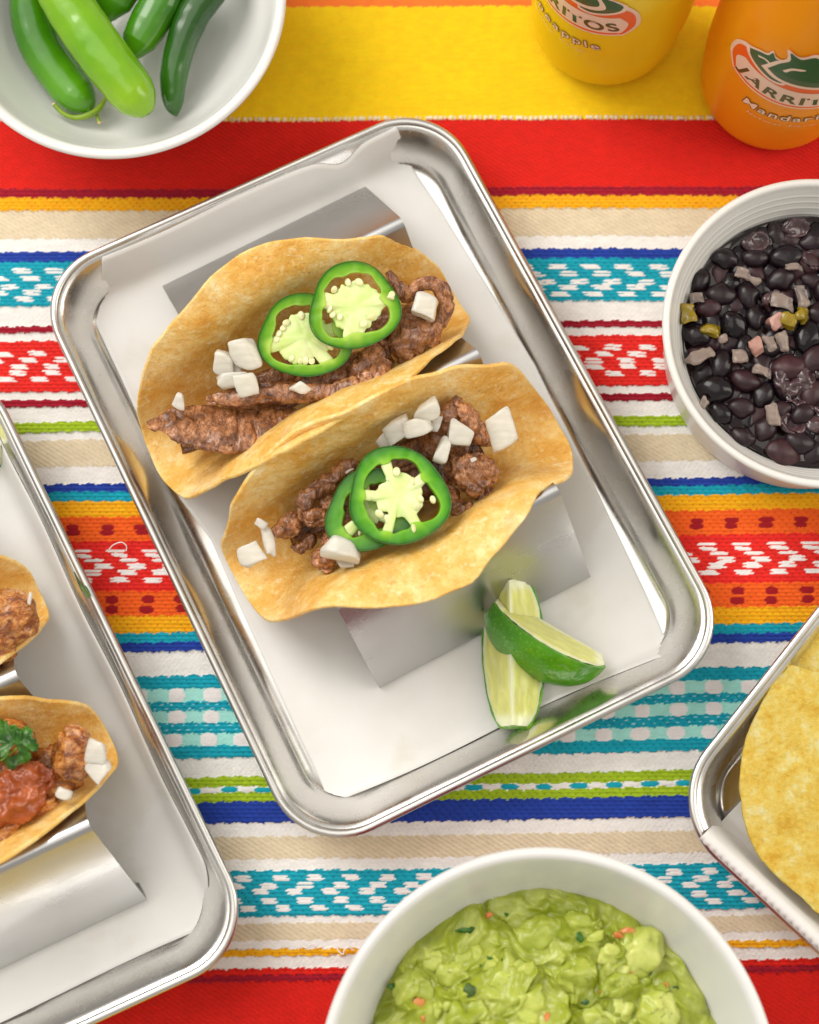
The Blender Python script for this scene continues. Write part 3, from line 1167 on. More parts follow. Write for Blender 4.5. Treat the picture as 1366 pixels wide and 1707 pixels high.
def meat(label, pts, rad, flat, seed, m=None, amp=.11, n=36, ns=80, up=(0, 0, 1), cat="steak strip", group=None, name="steak_strip", sup=2.4, freq=1.0):
    c = np.array([px3(p) for p in pts])
    V, F = sweep(c, rad, n, ns, flat, up, sup)
    # close the ends roundly
    V0 = V.copy()
    N = normals(V, F)
    q = V * np.array([1, 1, 1.0])
    d = amp * (fbm(q, .9 * freq, 4, seed) + .55 * np.abs(vnoise(q * 2.4 * freq, seed + 7)) - .25)
    # fibres run along the strip: fine ridges round the section
    i = np.arange(len(V)) % n
    d = d + .010 * np.sin(i / n * 2 * np.pi * 7 + 3 * vnoise(q * .8, seed + 3)) * (1 + vnoise(q * 1.2, seed + 4))
    d = d * .8 + .06 * (.5 - np.abs(vnoise(q * 2.6 * freq, seed + 11))) - .16 * np.clip(.16 - np.abs(vnoise(q * 1.3, seed + 21)), 0, 1) / .16 + .03 * (.5 - np.abs(vnoise(q * 7, seed + 13)))
    V = V + N * d[:, None]
    return solo(name, V, F, m or M_STEAK, label, cat, group)


def chunk(label, p, r, seed, m=None, sq=(1, 1, .75), amp=.3, cat="steak chunk", name="steak_chunk", group=None, sub=5, freq=1.1, yaw=0.0):
    V, F = ico(sub)
    rg = np.random.default_rng(seed)
    # flatten a few cut sides
    for k in range(5):
        nrm = unit(rg.normal(size=3))
        t = V @ nrm
        V = V - np.clip(t - .72, 0, 1)[:, None] * nrm * .8
    V = V * np.array(sq) * r
    c, s_ = math.cos(yaw), math.sin(yaw)
    V = np.stack([V[:, 0] * c - V[:, 1] * s_, V[:, 0] * s_ + V[:, 1] * c, V[:, 2]], -1)
    N = normals(V, F)
    V = V + px3(p)
    d = amp * r * (fbm(V, freq / max(r, .3) * .8, 4, seed) * .6 + .35 * np.abs(vnoise(V * 2.6, seed + 3)) - .15)
    d = d + .06 * np.abs(vnoise(V * 4.5, seed + 11)) - .09 * np.clip(.2 - np.abs(vnoise(V * 1.7, seed + 21)), 0, 1) / .2 + .03 * vnoise(V * 9, seed + 13)
    V = V + N * d[:, None]
    return solo(name, V, F, m or M_STEAK, label, cat, group)


G1, G2 = "steak in the upper taco", "steak in the lower taco"
# upper taco
meat("broad pinkish steak strip at the left end of the upper taco", [(246, 708, 4.6), (285, 706, 4.4), (335, 712, 4.2), (395, 716, 4.1), (450, 706, 4.0), (498, 690, 3.8)],
     [.12, .74, 1.02, 1.1, 1.02, .82, .3], .27, 1, amp=.07, group=G1, n=44, ns=110, up=(.25, .45, .9))
meat("long curled steak strip edge running under the jalapeño slices of the upper taco", [(345, 668, 4.2), (400, 661, 4.6), (455, 655, 4.7), (510, 655, 4.6), (570, 652, 4.6), (620, 634, 4.7), (643, 600, 4.5)],
     [.2, .38, .42, .38, .36, .44, .48, .25], .62, 2, amp=.08, group=G1, n=36, ns=110)
meat("steak strip wrapped round an onion cube at the right end of the upper taco", [(648, 452, 5.2), (664, 480, 5.0), (678, 492, 5.0), (704, 474, 5.4), (732, 478, 5.3), (742, 505, 5.0), (733, 540, 4.6), (716, 572, 4.2)],
     [.14, .26, .24, .24, .27, .30, .32, .3], .9, 3, group=G1, ns=70)
meat("thick ridged steak piece standing below the onion cube in the upper taco", [(690, 512, 3.9), (690, 545, 4.4), (682, 575, 4.5), (676, 606, 4.2)],
     [.3, .62, .78, .7, .25], .7, 4, group=G1, amp=.2)
meat("dark steak strip in the shade beneath the two upper jalapeño slices", [(470, 640, 3.2), (540, 630, 3.3), (600, 612, 3.4), (650, 590, 3.2)], [.4, .7, .7, .4], .7, 5, group=G1)
meat("dark steak strip behind the long curled one in the upper taco", [(420, 640, 3.6), (470, 625, 3.6), (530, 600, 3.4)], [.3, .5, .4], .7, 6, group=G1)
meat("steak scrap between the curled strip and the jalapeño slice of the upper taco", [(590, 640, 4.0), (620, 600, 4.2), (642, 575, 4.0)], [.35, .5, .3], .7, 7, group=G1)
meat("dark steak underneath the right end of the upper taco", [(600, 560, 3.0), (660, 545, 3.2), (720, 540, 3.2)], [.5, .8, .5], .6, 8, group=G1)
meat("dark steak beneath the broad strip of the upper taco", [(300, 735, 2.6), (400, 712, 2.5), (520, 680, 2.5), (640, 630, 2.5)], [.5, .8, .8, .5], .6, 9, group=G1)
# lower taco
chunk("large glossy steak chunk at the right of the lower jalapeño slices", (786, 786, 4.2), 1.0, 11, sq=(1.05, .85, .75), group=G2, yaw=-.6)
chunk("knobbly reddish steak end below the large chunk of the lower taco", (812, 828, 3.6), .42, 12, sq=(1, .9, .8), group=G2)
chunk("small steak nugget between the jalapeño and the large chunk in the lower taco", (771, 850, 4.0), .5, 13, sq=(1.0, .8, .7), group=G2)
chunk("steak nugget tucked at the right side of the lower jalapeño slices", (748, 826, 3.8), .46, 14, sq=(.8, 1.1, .8), group=G2)
meat("dark upright steak strip behind the onions of the lower taco", [(766, 662, 5.0), (748, 690, 4.7), (738, 722, 4.3), (716, 752, 4.0)], [.18, .4, .42, .36, .3], .8, 15, group=G2)
meat("dark knobbly steak strip leaning on the back shell of the lower taco", [(758, 668, 5.2), (772, 690, 4.8), (792, 712, 4.3), (815, 730, 4.0)], [.2, .4, .34, .22], .8, 16, group=G2, amp=.24)
meat("steak strip arching along the back left of the lower taco", [(592, 778, 4.3), (550, 800, 4.5), (516, 826, 4.4), (506, 852, 4.2), (520, 866, 4.0)], [.25, .36, .36, .36, .3], .8, 17, group=G2, amp=.2)
chunk("rough steak chunk at the left tip of the lower filling", (480, 876, 3.9), .55, 18, sq=(1.05, .8, .8), group=G2, yaw=.5)
chunk("brown steak nugget in the middle of the left filling of the lower taco", (530, 862, 4.2), .5, 19, sq=(1.2, .8, .7), group=G2)
chunk("dark steak scrap under the left filling of the lower taco", (508, 904, 3.3), .42, 20, sq=(1.3, .6, .6), group=G2, yaw=.4)
chunk("small steak lump beside the front onion pieces of the lower taco", (540, 934, 3.7), .5, 21, sq=(.9, 1, .8), group=G2)
chunk("steak crumb touching the front onion of the lower taco", (552, 900, 3.9), .42, 22, sq=(1, .8, .8), group=G2)
chunk("steak nugget half under the left jalapeño slice of the lower taco", (552, 838, 4.0), .5, 23, sq=(1.1, .8, .7), group=G2)
meat("dark steak bed along the bottom of the lower taco", [(480, 885, 2.6), (580, 850, 2.6), (690, 800, 2.7), (800, 745, 2.7)], [.5, .9, .9, .6], .6, 24, group=G2)
meat("dark steak bed behind the lower jalapeño slices", [(600, 790, 3.2), (680, 760, 3.3), (760, 730, 3.3), (820, 722, 3.1)], [.4, .6, .6, .4], .7, 25, group=G2)
chunk("thin steak shaving at the left edge of the big lower jalapeño slice", (580, 868, 3.6), .6, 26, sq=(1, .8, .6), group=G2)


# onion pieces: label, pixel, z, half sizes (px), turn, normal tilt, bend
def relax(V, F, it):
    a = np.array([f for f in F])
    for _ in range(it):
        A = np.zeros_like(V)
        c = np.zeros(len(V))
        for k in range(a.shape[1]):
            for q in (1, -1):
                np.add.at(A, a[:, k], V[a[:, (k + q) % a.shape[1]]])
                np.add.at(c, a[:, k], 1)
        V = V * .5 + .5 * A / np.maximum(c, 1)[:, None]
    return V


def onion(label, px, py, z, w_, h_, t_, yaw, nx=0.0, ny=0.0, bend=0.25, seed=0, m=None, group="chopped onion on the tacos", name="onion_piece", jit=.23, cat="onion piece"):
    k = 44.5
    hx_, hy_, hz_ = w_ / 2 / k, h_ / 2 / k, t_ / 2 / k
    V, F = rbox(hx_, hy_, hz_, min(.11, hz_ * .8), 10, jit, seed, bend * 1.1)
    rgc = np.random.default_rng(seed + 900)
    for _ in range(3):
        cn = unit(rgc.normal(size=3) * np.array([1, 1, .15]))
        ct = V @ cn
        V = V - np.clip(ct - ct.max() * rgc.uniform(.62, .8), 0, 9)[:, None] * cn
    V = relax(V, F, 2)
    V = V + .03 * np.stack([fbm(V + seed * 3, 1.8, 3, seed + q) for q in (1, 2, 3)], -1)
    a = math.radians(yaw)
    M = frame((nx, ny, 1), (math.cos(a), math.sin(a), 0))
    return solo(name, V @ M + P(px, py, z), F, m or M_ONION, label, cat, group)


onion("onion cube stood upright against the back shell, left of the upper jalapeño slices", 374, 606, 5.0, 34, 42, 22, -5, -.1, -.5, seed=1)
onion("tall rounded onion piece touching the left upper jalapeño slice", 413, 593, 5.2, 40, 58, 24, 25, -.1, -.3, .3, seed=2)
onion("flat pale onion strip lying below the upright onion cube in the upper taco", 382, 632, 5.0, 50, 24, 18, 2, 0, -.3, .1, seed=3)
onion("bright onion piece with a notched corner on the steak of the upper taco", 408, 640, 5.2, 40, 34, 22, 15, .1, -.2, .15, seed=4, jit=.2)
onion("small tapering onion chip on the steak below the left upper jalapeño slice", 502, 648, 5.2, 32, 22, 12, -35, 0, -.1, .2, seed=5, jit=.25)
onion("small translucent onion chip stuck alone to the back shell of the upper taco", 297, 672, 4.9, 22, 28, 8, -10, 0, -.4, .1, seed=6)
onion("single onion cube cradled in the curled steak at the right of the upper taco", 709, 512, 5.3, 38, 46, 30, -15, .1, .1, .15, seed=7, jit=.18)
onion("onion sliver hidden between the upright onion cube and the tall one", 394, 612, 4.8, 22, 26, 14, 0, 0, -.3, .1, seed=8)
onion("top onion piece leaning on the back shell of the lower taco", 712, 686, 5.6, 50, 34, 16, 30, 0, -.5, .2, seed=9, jit=.16)
onion("pale curved onion piece in front of the leaning one in the lower taco", 668, 716, 5.4, 54, 40, 16, 28, -.1, -.4, .25, seed=10)
onion("shiny rounded onion piece on top of the onion pile in the lower taco", 698, 712, 5.7, 44, 32, 20, 10, 0, -.2, .3, seed=11)
onion("onion edge peeping out between the pile and the big jalapeño slice", 646, 732, 5.0, 40, 30, 14, 45, -.1, -.4, .2, seed=12)
onion("small onion flake right of the onion pile in the lower taco", 724, 706, 5.3, 22, 26, 10, -20, 0, -.3, .1, seed=13)
onion("boxy onion cube beside the large steak chunk of the lower taco", 766, 727, 5.0, 42, 34, 26, -22, .1, -.2, .05, seed=14)
onion("narrow white onion chip between the jalapeño slice and the onion cube", 739, 752, 5.2, 24, 42, 14, -28, 0, 0, .1, seed=15)
onion("large cream onion petal lying on the right of the back shell in the lower taco", 838, 719, 5.0, 50, 74, 12, 14, -.35, -.25, .5, seed=16, jit=.14)
onion("crystal of onion on the large steak chunk", 790, 767, 5.1, 12, 8, 5, 10, 0, 0, 0, seed=17)
onion("bent onion piece below the jalapeño slices on the front of the lower taco", 571, 918, 4.9, 62, 38, 22, -20, 0, .2, .35, seed=18, jit=.16)
onion("onion fragment under the bent front onion of the lower taco", 578, 938, 4.4, 34, 18, 12, 5, 0, .2, .1, seed=19)
onion("onion bit peeking beneath the left edge of the lower jalapeño slices", 598, 885, 4.4, 28, 20, 10, -40, 0, 0, .1, seed=20)
onion("curved onion shard at the far left of the lower taco", 447, 894, 4.0, 22, 66, 9, 12, -.2, 0, .5, seed=21, jit=.2)
onion("wedge shaped onion flake at the far left of the lower taco", 422, 925, 4.3, 48, 34, 9, 22, -.2, .1, .2, seed=22, jit=.2)
onion("thin onion curl above the wedge shaped flake at the far left of the lower taco", 434, 872, 4.3, 26, 14, 7, -30, -.2, -.2, .3, seed=23, jit=.2)
onion("onion crumb on the top edge of the lower taco's left jalapeño slice", 583, 784, 5.0, 14, 5, 4, 35, seed=24)


# ------------------------------------------------------------------ jalapeño slices
def jala(label, px, py, z, rx, ry, yaw, tilt, th, core, spokes, seeds, seed, wall=.30, flesh=None, corer=.62, rounded=.06):
    """a cut ring of pepper: skin, flesh, pale core with its ribs, loose seeds"""
    k = 44.8
    root = thing("jalapeno_slice", label, "jalapeño slice", (0, 0, 0), "jalapeño slices on the tacos")
    n = 120
    t = np.linspace(0, 2 * np.pi, n, endpoint=False)
    R = np.stack([rx / k * np.cos(t), ry / k * np.sin(t)], -1) * (1 + rounded * np.cos(3 * t + seed) + .015 * np.sin(5 * t + 2 * seed))[:, None]
    rad = np.linalg.norm(R, axis=1)
    w_ = wall * (1 + .18 * np.sin(4 * t + seed) + .10 * vnoise(np.stack([np.cos(t) * 4, np.sin(t) * 4, t * 0 + seed], -1), 3))
    sp = np.zeros(n)
    for a, wd in spokes:
        d = (t - math.radians(a) + np.pi) % (2 * np.pi) - np.pi
        e_ = np.clip((wd * .95 - np.abs(d)) / (wd * .55), 0, 1)
        sp = np.maximum(sp, e_ * e_ * (3 - 2 * e_))
    inner = 1 - (w_ + .10 * sp) / rad
    hz = th / 2

    def ring(fr_out, fr_in, prof):
        V = []
        for f, zz in prof:
            s_ = fr_in[:, None] + (fr_out - fr_in)[:, None] * f
            V.append(np.concatenate([R * s_, np.full((n, 1), zz)], 1))
        return np.concatenate(V), [q[::-1] for q in gridF(len(prof), n, cu=True, cv=True)]
    one = np.ones(n)
    sk = .055 / rad
    Vs, Fs = ring(one, one - sk * .8, [(0, hz), (.5, hz + .003), (.85, hz - .02), (1, hz - .07), (1.0, 0), (1, -hz + .08), (.5, -hz), (0, -hz)])
    Vf, Ff = ring(one - sk, inner, [(0.0, hz - .10), (.02, hz - .03), (.08, hz - .004), (.3, hz), (.6, hz), (1, hz), (1, -hz), (0, -hz)])
    Vf[:, 2] += .015 * vnoise(Vf * 5, seed)
    # core with ribs
    nr = 14
    star = np.minimum(core / rad * (1 + .16 * vnoise(np.stack([np.cos(t) * 2, np.sin(t) * 2, t * 0], -1), seed + 4) + .07 * vnoise(np.stack([np.cos(t) * 6, np.sin(t) * 6, t * 0], -1), seed + 6)) + 1.2 * sp, inner + .03)
    Vc = []
    for i in range(nr + 1):
        f = i / nr
        zz = hz - .05 - .10 * f ** 2 * (1 - sp)
        Vc.append(np.concatenate([R * (star * f)[:, None], np.full((n, 1), 1.0) * (zz if np.ndim(zz) else np.full(n, zz))[:, None]], 1))
    Vc.append(np.concatenate([R * (star * .96)[:, None], np.full((n, 1), -hz + .04)], 1))
    Vc = np.concatenate(Vc)
    Vc[:, 2] += .035 * fbm(Vc * np.array([1, 1, 0]) + seed, 1.6, 3, seed)
    Fc = [q[::-1] for q in gridF(nr + 2, n, cv=True)] + [tuple(range((nr + 1) * n, (nr + 2) * n))]
    Vc, Fc = Vc, Fc
    pf = np.array([0.0, .02, .08, .3, .6, 1, 1, 0])
    ca, cb, cc = (np.array(lin(*q)) for q in (((34, 108, 4), (78, 156, 8), (146, 200, 48)) if flesh else ((46, 120, 6), (106, 168, 18), (180, 214, 88))))
    pk = np.repeat(1 - pf, n)[:, None]
    pk = np.clip(pk + .12 * vnoise(Vf * 4, seed + 2)[:, None], 0, 1)
    spc = np.tile(sp, len(pf))[:, None] * np.clip((pk - .35) / .5, 0, 1)
    cf_ = np.where(pk < .5, ca + (cb - ca) * np.clip(pk / .35, 0, 1), cb + (cc - cb) * np.clip((pk - .6) / .4, 0, 1) * .55)
    cf_ = cf_ * (1 - spc) + cc * spc
    for nm, V, F, m in (("skin", Vs, Fs, M_JSKIN), ("flesh", Vf, Ff, M_JFV), ("core", Vc, Fc, M_JPITH)):
        me = mesh(nm, V, F, m, vcol=cf_ if nm == "flesh" else None, sharp=None if nm == "core" else 24)
        link(nm, me, root)
    sv, sf = ico(2)
    sv = sv * np.array([.165, .125, .05])
    sv[:, 2] += .012 * (1 - (sv[:, 0] / .15) ** 2)
    sme = mesh("seed", sv, sf, M_SEED)
    rg = np.random.default_rng(seed)
    for (sx, sy, sz, ya) in seeds:
        o = link("seed", sme, root)
        e = rg.normal(0, .5, 2)
        M = frame((e[0], e[1], 1), (math.cos(math.radians(ya)), math.sin(math.radians(ya)), 0))
        sc3 = rg.uniform(.9, 1.15)
        M = M * sc3
        place(o, (0, 0, 0), M)
        o.matrix_world = Matrix.Translation(Vector((sx / k * S, sy / k * S, (hz + sz) * S))) @ o.matrix_world
    a = math.radians(yaw)
    M = frame(tilt, (math.cos(a), math.sin(a), 0))
    place(root, P(px, py, z), M)
    return root


UL3 = np.array([math.sin(ANG), -math.cos(ANG), 0])
UX3 = np.array([math.cos(ANG), math.sin(ANG), 0])
# seeds: x, y in photo pixels from the slice's centre (y up), height above the cut, heading
jala("left jalapeño slice of the upper taco, tucked under its neighbour", 508, 561, 5.0, 79, 71, -10, np.array([0, 0, 1]) + .28 * UL3,   .42, .98, [(25, .30), (205, .30), (318, .26)],
     [(-38, 8, -.1, 40), (-44, -2, -.12, 80), (-46, -12, -.1, 60), (-34, 18, -.1, 20), (-16, -40, -.14, 70), (0, -41, -.14, 85), (8, -40, -.12, 95), (18, -38, -.14, 110), (46, -10, -.1, 10), (-12, 34, -.1, 110)], 1, wall=.42)
jala("right jalapeño slice of the upper taco, lying over its neighbour", 590, 511, 5.75, 77, 74, 20, np.array([0, 0, 1]) + .30 * UL3 - .05 * UX3, .44, 1.02, [(148, .34), (-6, .28), (250, .40)],
     [(-38, 22, -.1, 10), (-40, 10, -.1, 20), (-38, 0, -.1, 60), (-28, -8, -.1, 70), (22, -26, -.02, 25), (6, -32, -.02, 50), (-22, 38, -.1, 60), (22, 36, -.08, 120), (4, 42, -.1, 100), (63, -6, .04, 150), (66, -2, .05, 30)], 2, wall=.44)
jala("lower jalapeño slice of the lower taco, mostly covered by the one on it", 615, 852, 4.95, 74, 66, 35, np.array([0, 0, 1]) + .05 * UL3, .42, .5, [(70, .3), (190, .35), (300, .3)],
     [(-30, -20, -.1, 30)], 3, wall=.60, flesh=M_JFLESH2)
jala("bright jalapeño slice on top in the lower taco, with a star shaped core", 664, 828, 5.5, 80, 84, 62, np.array([0, 0, 1]) + .10 * UL3 + .05 * UX3, .44, .84, [(48, .20), (118, .22), (190, .20), (240, .24), (335, .22)],
     [(-40, 14, -.08, 70), (-44, -4, -.1, 30), (-40, -2, -.12, 80), (20, 28, -.12, 10), (34, 22, -.06, 30), (34, -10, -.1, 160), (0, -34, -.08, 20), (14, -34, -.08, 60), (-34, -46, .03, 20), (22, -52, .03, 45), (-20, 40, -.12, 50)], 4, wall=.50, flesh=M_JFLESH2, rounded=.05)


# ------------------------------------------------------------------ lime wedges
def lime(label, loc, axis, out, a=2.75, b=2.15, half=36, seed=0, group="lime wedges"):
    """a wedge cut lengthwise; axis = its long axis, out = direction the middle of its rind faces"""
    root = thing("lime_wedge", label, "lime wedge", (0, 0, 0), group)
    hw = math.radians(half)
    T = np.linspace(-1.22, 1.22, 46)
    A = np.linspace(-hw, hw, 26)
    prof = np.cos(T) ** .8
    xx = a * np.sin(T) / math.sin(1.22)

    def surf(rs, dx=0):
        return np.stack([np.repeat(xx[:, None] * (1 - dx), len(A), 1), (prof * b * rs)[:, None] * np.sin(A)[None], (prof * b * rs)[:, None] * np.cos(A)[None]], -1)
    o_, i_ = surf(1.0), surf(.93, .03)
    o_ = o_ + .02 * vnoise(o_ * 3, seed)[..., None]
    # rind: outer and inner skins joined round the rim
    V = np.concatenate([o_.reshape(-1, 3), i_.reshape(-1, 3)])
    nt, na_ = len(T), len(A)
    F = [f[::-1] for f in gridF(nt, na_)] + gridF(nt, na_, off=nt * na_)
    m = nt * na_
    for i in range(nt - 1):
        F.append((i * na_, m + i * na_, m + (i + 1) * na_, (i + 1) * na_)[::-1])
        F.append((i * na_ + na_ - 1, m + i * na_ + na_ - 1, m + (i + 1) * na_ + na_ - 1, (i + 1) * na_ + na_ - 1))
    for j in range(na_ - 1):
        F.append((j, j + 1, m + j + 1, m + j)[::-1])
        e = (nt - 1) * na_
        F.append((e + j, e + j + 1, m + e + j + 1, m + e + j))
    link("rind", mesh("rind", V, F, M_RIND, sharp=60), root)
    # flesh: closed solid whose cut faces bulge a little
    nr = 16
    Vf, Cf, Ff = [], [], []
    rs = np.linspace(.0, .932, nr)
    off = 0
    for sgn in (-1, 1):
        g = np.zeros((nt, nr, 3))
        for j, q in enumerate(rs):
            ang = hw * sgn * (1 + .05 * np.sin(np.pi * q))
            g[:, j, 0] = xx * (1 - .03) * (.96 + .04 * q)
            g[:, j, 1] = prof * b * q * math.sin(ang)
            g[:, j, 2] = prof * b * q * math.cos(ang)
        n3 = fbm(g * np.array([1.2, 3, 3]), 1.6, 3, seed + 5)
        g[..., 1] += sgn * .035 * n3 * np.clip(rs * 3, 0, 1)[None]
        pith = np.clip((rs - .82) / .08, 0, 1)[None] * np.ones((nt, 1))
        endp = np.clip((np.abs(T) - .86) / .16, 0, 1)[:, None] * np.ones((1, nr))
        pith = np.maximum(pith, endp)
        pith = np.maximum(pith, np.clip((.10 - rs) / .05, 0, 1)[None] * np.ones((nt, 1)))
        line = .5 * np.clip(1 - np.abs(vnoise(g * np.array([.9, .0, 2.2]) + seed, seed + 8)) * 9, 0, 1)
        cf = np.array(lin(218, 220, 128)) * (1 + .10 * n3)[..., None]
        cp = np.array(lin(232, 236, 196))
        kk = np.clip(np.maximum(pith, line * .6), 0, 1)[..., None]
        Vf.append(g.reshape(-1, 3))
        Cf.append((cf * (1 - kk) + cp * kk).reshape(-1, 3))
        ff = gridF(nt, nr, off=off)
        Ff += ff if sgn < 0 else [q[::-1] for q in ff]
        off += nt * nr
    cap = surf(.932, .03)
    Vf.append(cap.reshape(-1, 3))
    Cf.append(np.tile(np.array(lin(232, 236, 196)), (nt * na_, 1)))
    Ff += [f[::-1] for f in gridF(nt, na_, off=off)]
    for e in (0, nt - 1):                                  # the pale ends
        ring_ = [off + e * na_ + j for j in range(na_)]
        Ff.append(tuple([0 * nt * nr + e * nr] + ring_) if e else tuple(([0 * nt * nr + e * nr] + ring_)[::-1]))
    link("flesh", mesh("flesh", np.concatenate(Vf), Ff, M_LIMEF, vcol=np.concatenate(Cf)), root)
    o = unit(out)
    x = unit(np.asarray(axis, float) - o * (np.asarray(axis, float) @ o))
    M = np.stack([x, np.cross(o, x), o])
    place(root, loc, M)
    return root


e0, e1 = P(846, 968, 2.3), P(855, 1210, .75)
lime("lime wedge lying flesh side up against the foot of the taco holder", (e0 + e1) / 2 + np.array([0, 0, .75]), e1 - e0, (.12, .1, -1), 2.85, 2.0, 38, 1)
e0, e1 = P(810, 1040, 2.6), P(1000, 1104, 1.3)
lime("lime wedge with dark green rind showing, resting across the other wedge", (e0 + e1) / 2 + np.array([.35, .75, -.75]), e1 - e0, (-.34, -.80, .50), 2.45, 2.12, 32, 2)
lime("pale cut lime wedge at the left edge of the photo above the chicken tacos", P(-92, 754, 1.7), (1, .10, .05), (-.1, .25, -1), 2.3, 2.0, 42, 3)

# ------------------------------------------------------------------ chicken tacos on the left tray
GC = "chicken in the left tacos"


def chick(label, p, r, seed, sq, yaw=0.0, amp=.35):
    chunk(label, p, r, seed, M_CHICK, sq, amp, "chicken piece", "chicken_piece", GC, 4, 1.2, yaw)


chick("golden grilled chicken piece under the two onion flakes of the lower chicken taco", (118, 1262, 4.6), .95, 31, (.9, 1.1, .8), .4)
chick("browned chicken piece behind the cilantro of the lower chicken taco", (20, 1238, 4.2), .9, 32, (1.2, .8, .8), .3)
chick("dark glazed chicken piece at the front left of the lower chicken taco", (8, 1392, 4.2), .85, 33, (1.1, .8, .7), .5)
chick("small chicken scrap between the salsa and the front shell", (66, 1345, 3.9), .55, 34, (1.2, .8, .7), .3)
chick("chicken bed deep in the lower chicken taco", (50, 1310, 3.0), 1.5, 35, (1.6, .8, .6), .46)
chick("charred chicken chunk at the tip of the upper chicken taco", (12, 1030, 4.6), .95, 36, (1.0, 1.2, .8), 1.0)
chick("small charred chicken crumb below the chunk of the upper chicken taco", (6, 1090, 4.0), .5, 37, (1, .8, .8), .2)
chick("chicken bed deep in the upper chicken taco", (-30, 1060, 3.2), 1.3, 38, (1.5, .8, .6), .46)
onion("upper onion flake leaning on the right end of the lower chicken taco", 161, 1252, 5.4, 32, 40, 10, -20, -.4, -.1, .2, seed=41, group="onion flakes on the chicken tacos")
onion("lower pointed onion flake on the right end of the lower chicken taco", 163, 1283, 5.3, 42, 34, 10, 38, -.3, .1, .1, seed=42, group="onion flakes on the chicken tacos", jit=.25)
onion("small onion chip in front of the golden chicken piece", 107, 1325, 4.9, 30, 20, 10, -15, 0, .1, .2, seed=43, group="onion flakes on the chicken tacos", jit=.2)
onion("thin onion sliver beside the charred chunk of the upper chicken taco", 50, 999, 5.2, 7, 22, 6, -12, 0, 0, .1, seed=44, group="onion flakes on the chicken tacos")


def salsa():
    V, F = ico(6)
    V = V * np.array([1.65, .95, .55])
    a = .46
    V = np.stack([V[:, 0] * math.cos(a) - V[:, 1] * math.sin(a), V[:, 0] * math.sin(a) + V[:, 1] * math.cos(a), V[:, 2]], -1)
    N = normals(V, F)
    V = V + P(25, 1322, 4.6)
    d = .30 * fbm(V, .8, 3, 5) + .10 * fbm(V, 3, 3, 6) + .10 * (.5 - worley(V, 2.2, 4))
    solo("salsa_dollop", V + N * d[:, None], F, M_SALSA, "chunky red tomato salsa spooned on the lower chicken taco", "salsa")


salsa()


def leaf(root, c, heading, tilt, r, seed, lobes=5):
    """one cilantro leaflet: a fan with toothed lobes, creased along its veins"""
    t = np.linspace(-1.9, 1.9, 90)
    rr = r * (.62 + .38 * np.abs(np.cos(t * lobes / 2.5)) ** .7) * (1 + .07 * np.sin(t * 19 + seed)) * np.cos(t / 2.6) ** .5
    k = np.linspace(0, 1, 12)
    K, Tt = np.meshgrid(k, t, indexing='ij')
    x = K * rr[None] * np.cos(Tt)
    y = K * rr[None] * np.sin(Tt)
    z = .06 * r * np.cos(Tt * lobes * 1.25) * K + .22 * r * K ** 2 * np.sin(Tt * 2 + seed) + .04 * vnoise(np.stack([x * 6, y * 6, x * 0], -1), seed)
    M = frame(tilt, (math.cos(heading), math.sin(heading), 0))
    V = np.stack([x, y, z], -1).reshape(-1, 3) @ M + c
    F = gridF(12, len(t))
    o = part("leaflet", V, F, M_CIL, root)
    so = o.modifiers.new("thickness", 'SOLIDIFY')
    so.thickness = .02 * S


cil = thing("cilantro_sprig", "green cilantro sprig on the lower chicken taco above the salsa", "cilantro", P(35, 1245, 5.0))
for (x, y, z, hd, tl, r, sd) in ((30, 1246, 5.5, .4, (.1, -.2, 1), .68, 1), (38, 1240, 5.6, 1.3, (-.2, .2, 1), .6, 2), (22, 1240, 5.5, 2.4, (.2, .1, 1), .64, 3), (30, 1256, 5.3, -.7, (.1, -.5, 1), .52, 4),
                                 (8, 1228, 5.4, 2.0, (.2, 0, 1), .62, 5), (16, 1262, 5.2, -1.6, (-.1, -.5, 1), .5, 6)):
    leaf(cil, P(x, y, z), hd, tl, r, sd)
V, F = sweep([P(30, 1246, 5.45), P(18, 1256, 5.2), P(2, 1268, 5.1)], [.04, .04, .03], 8, 14)
part("stalk", V, F, M_STEM, cil)
V, F = sweep([P(124, 953, 2.3), P(133, 972, 2.2), P(141, 985, 2.2), P(148, 996, 2.25)], [.02, .05, .07, .04], 8, 24, .5)
solo("loose_herb", V, F, M_HERB, "dark herb stem caught on the rim of the left tray", "herb")
V, F = sweep([P(142, 976, 2.35), P(146, 986, 2.4), P(151, 994, 2.4)], [.02, .06, .03], 8, 16, .4)
solo("loose_herb", V, F, M_HERB, "short green herb leaf beside the stem on the left tray rim", "herb leaf")
V, F = sweep([P(45, 1030, 4.6), P(52, 1028, 4.65), P(58, 1030, 4.6)], [.04, .07, .04], 8, 12, .5)
solo("herb_bit", V, F, M_HERB, "small green herb bit on the rim of the upper chicken taco", "herb bit")
V, F = sweep([P(302, 1380, .9), P(305, 1387, .9), P(307, 1392, .9)], [.02, .05, .02], 8, 10, .4)
solo("herb_bit", V, F, M_HERB, "tiny olive herb fleck on the parchment of the left tray", "herb bit")


# ------------------------------------------------------------------ bowls
def make_bowl(label, c, prof_out, prof_in, m_in, m_out, grooves=0):
    root = thing("bowl", label, "bowl", (c[0], c[1], 0), "ceramic bowls round the trays")
    cc = (c[0], c[1], 0)
    V, F = lathe(prof_in, 160, cc, False, True)
    part("inside_glaze", V, [f[::-1] for f in F], m_in, root)
    V, F = lathe(prof_out, 160, cc, True, False)
    part("outside_glaze", V, F, m_out, root)
    return root


def smooth_prof(pts, n=40):
    return resample(np.array(pts, float), n).tolist()


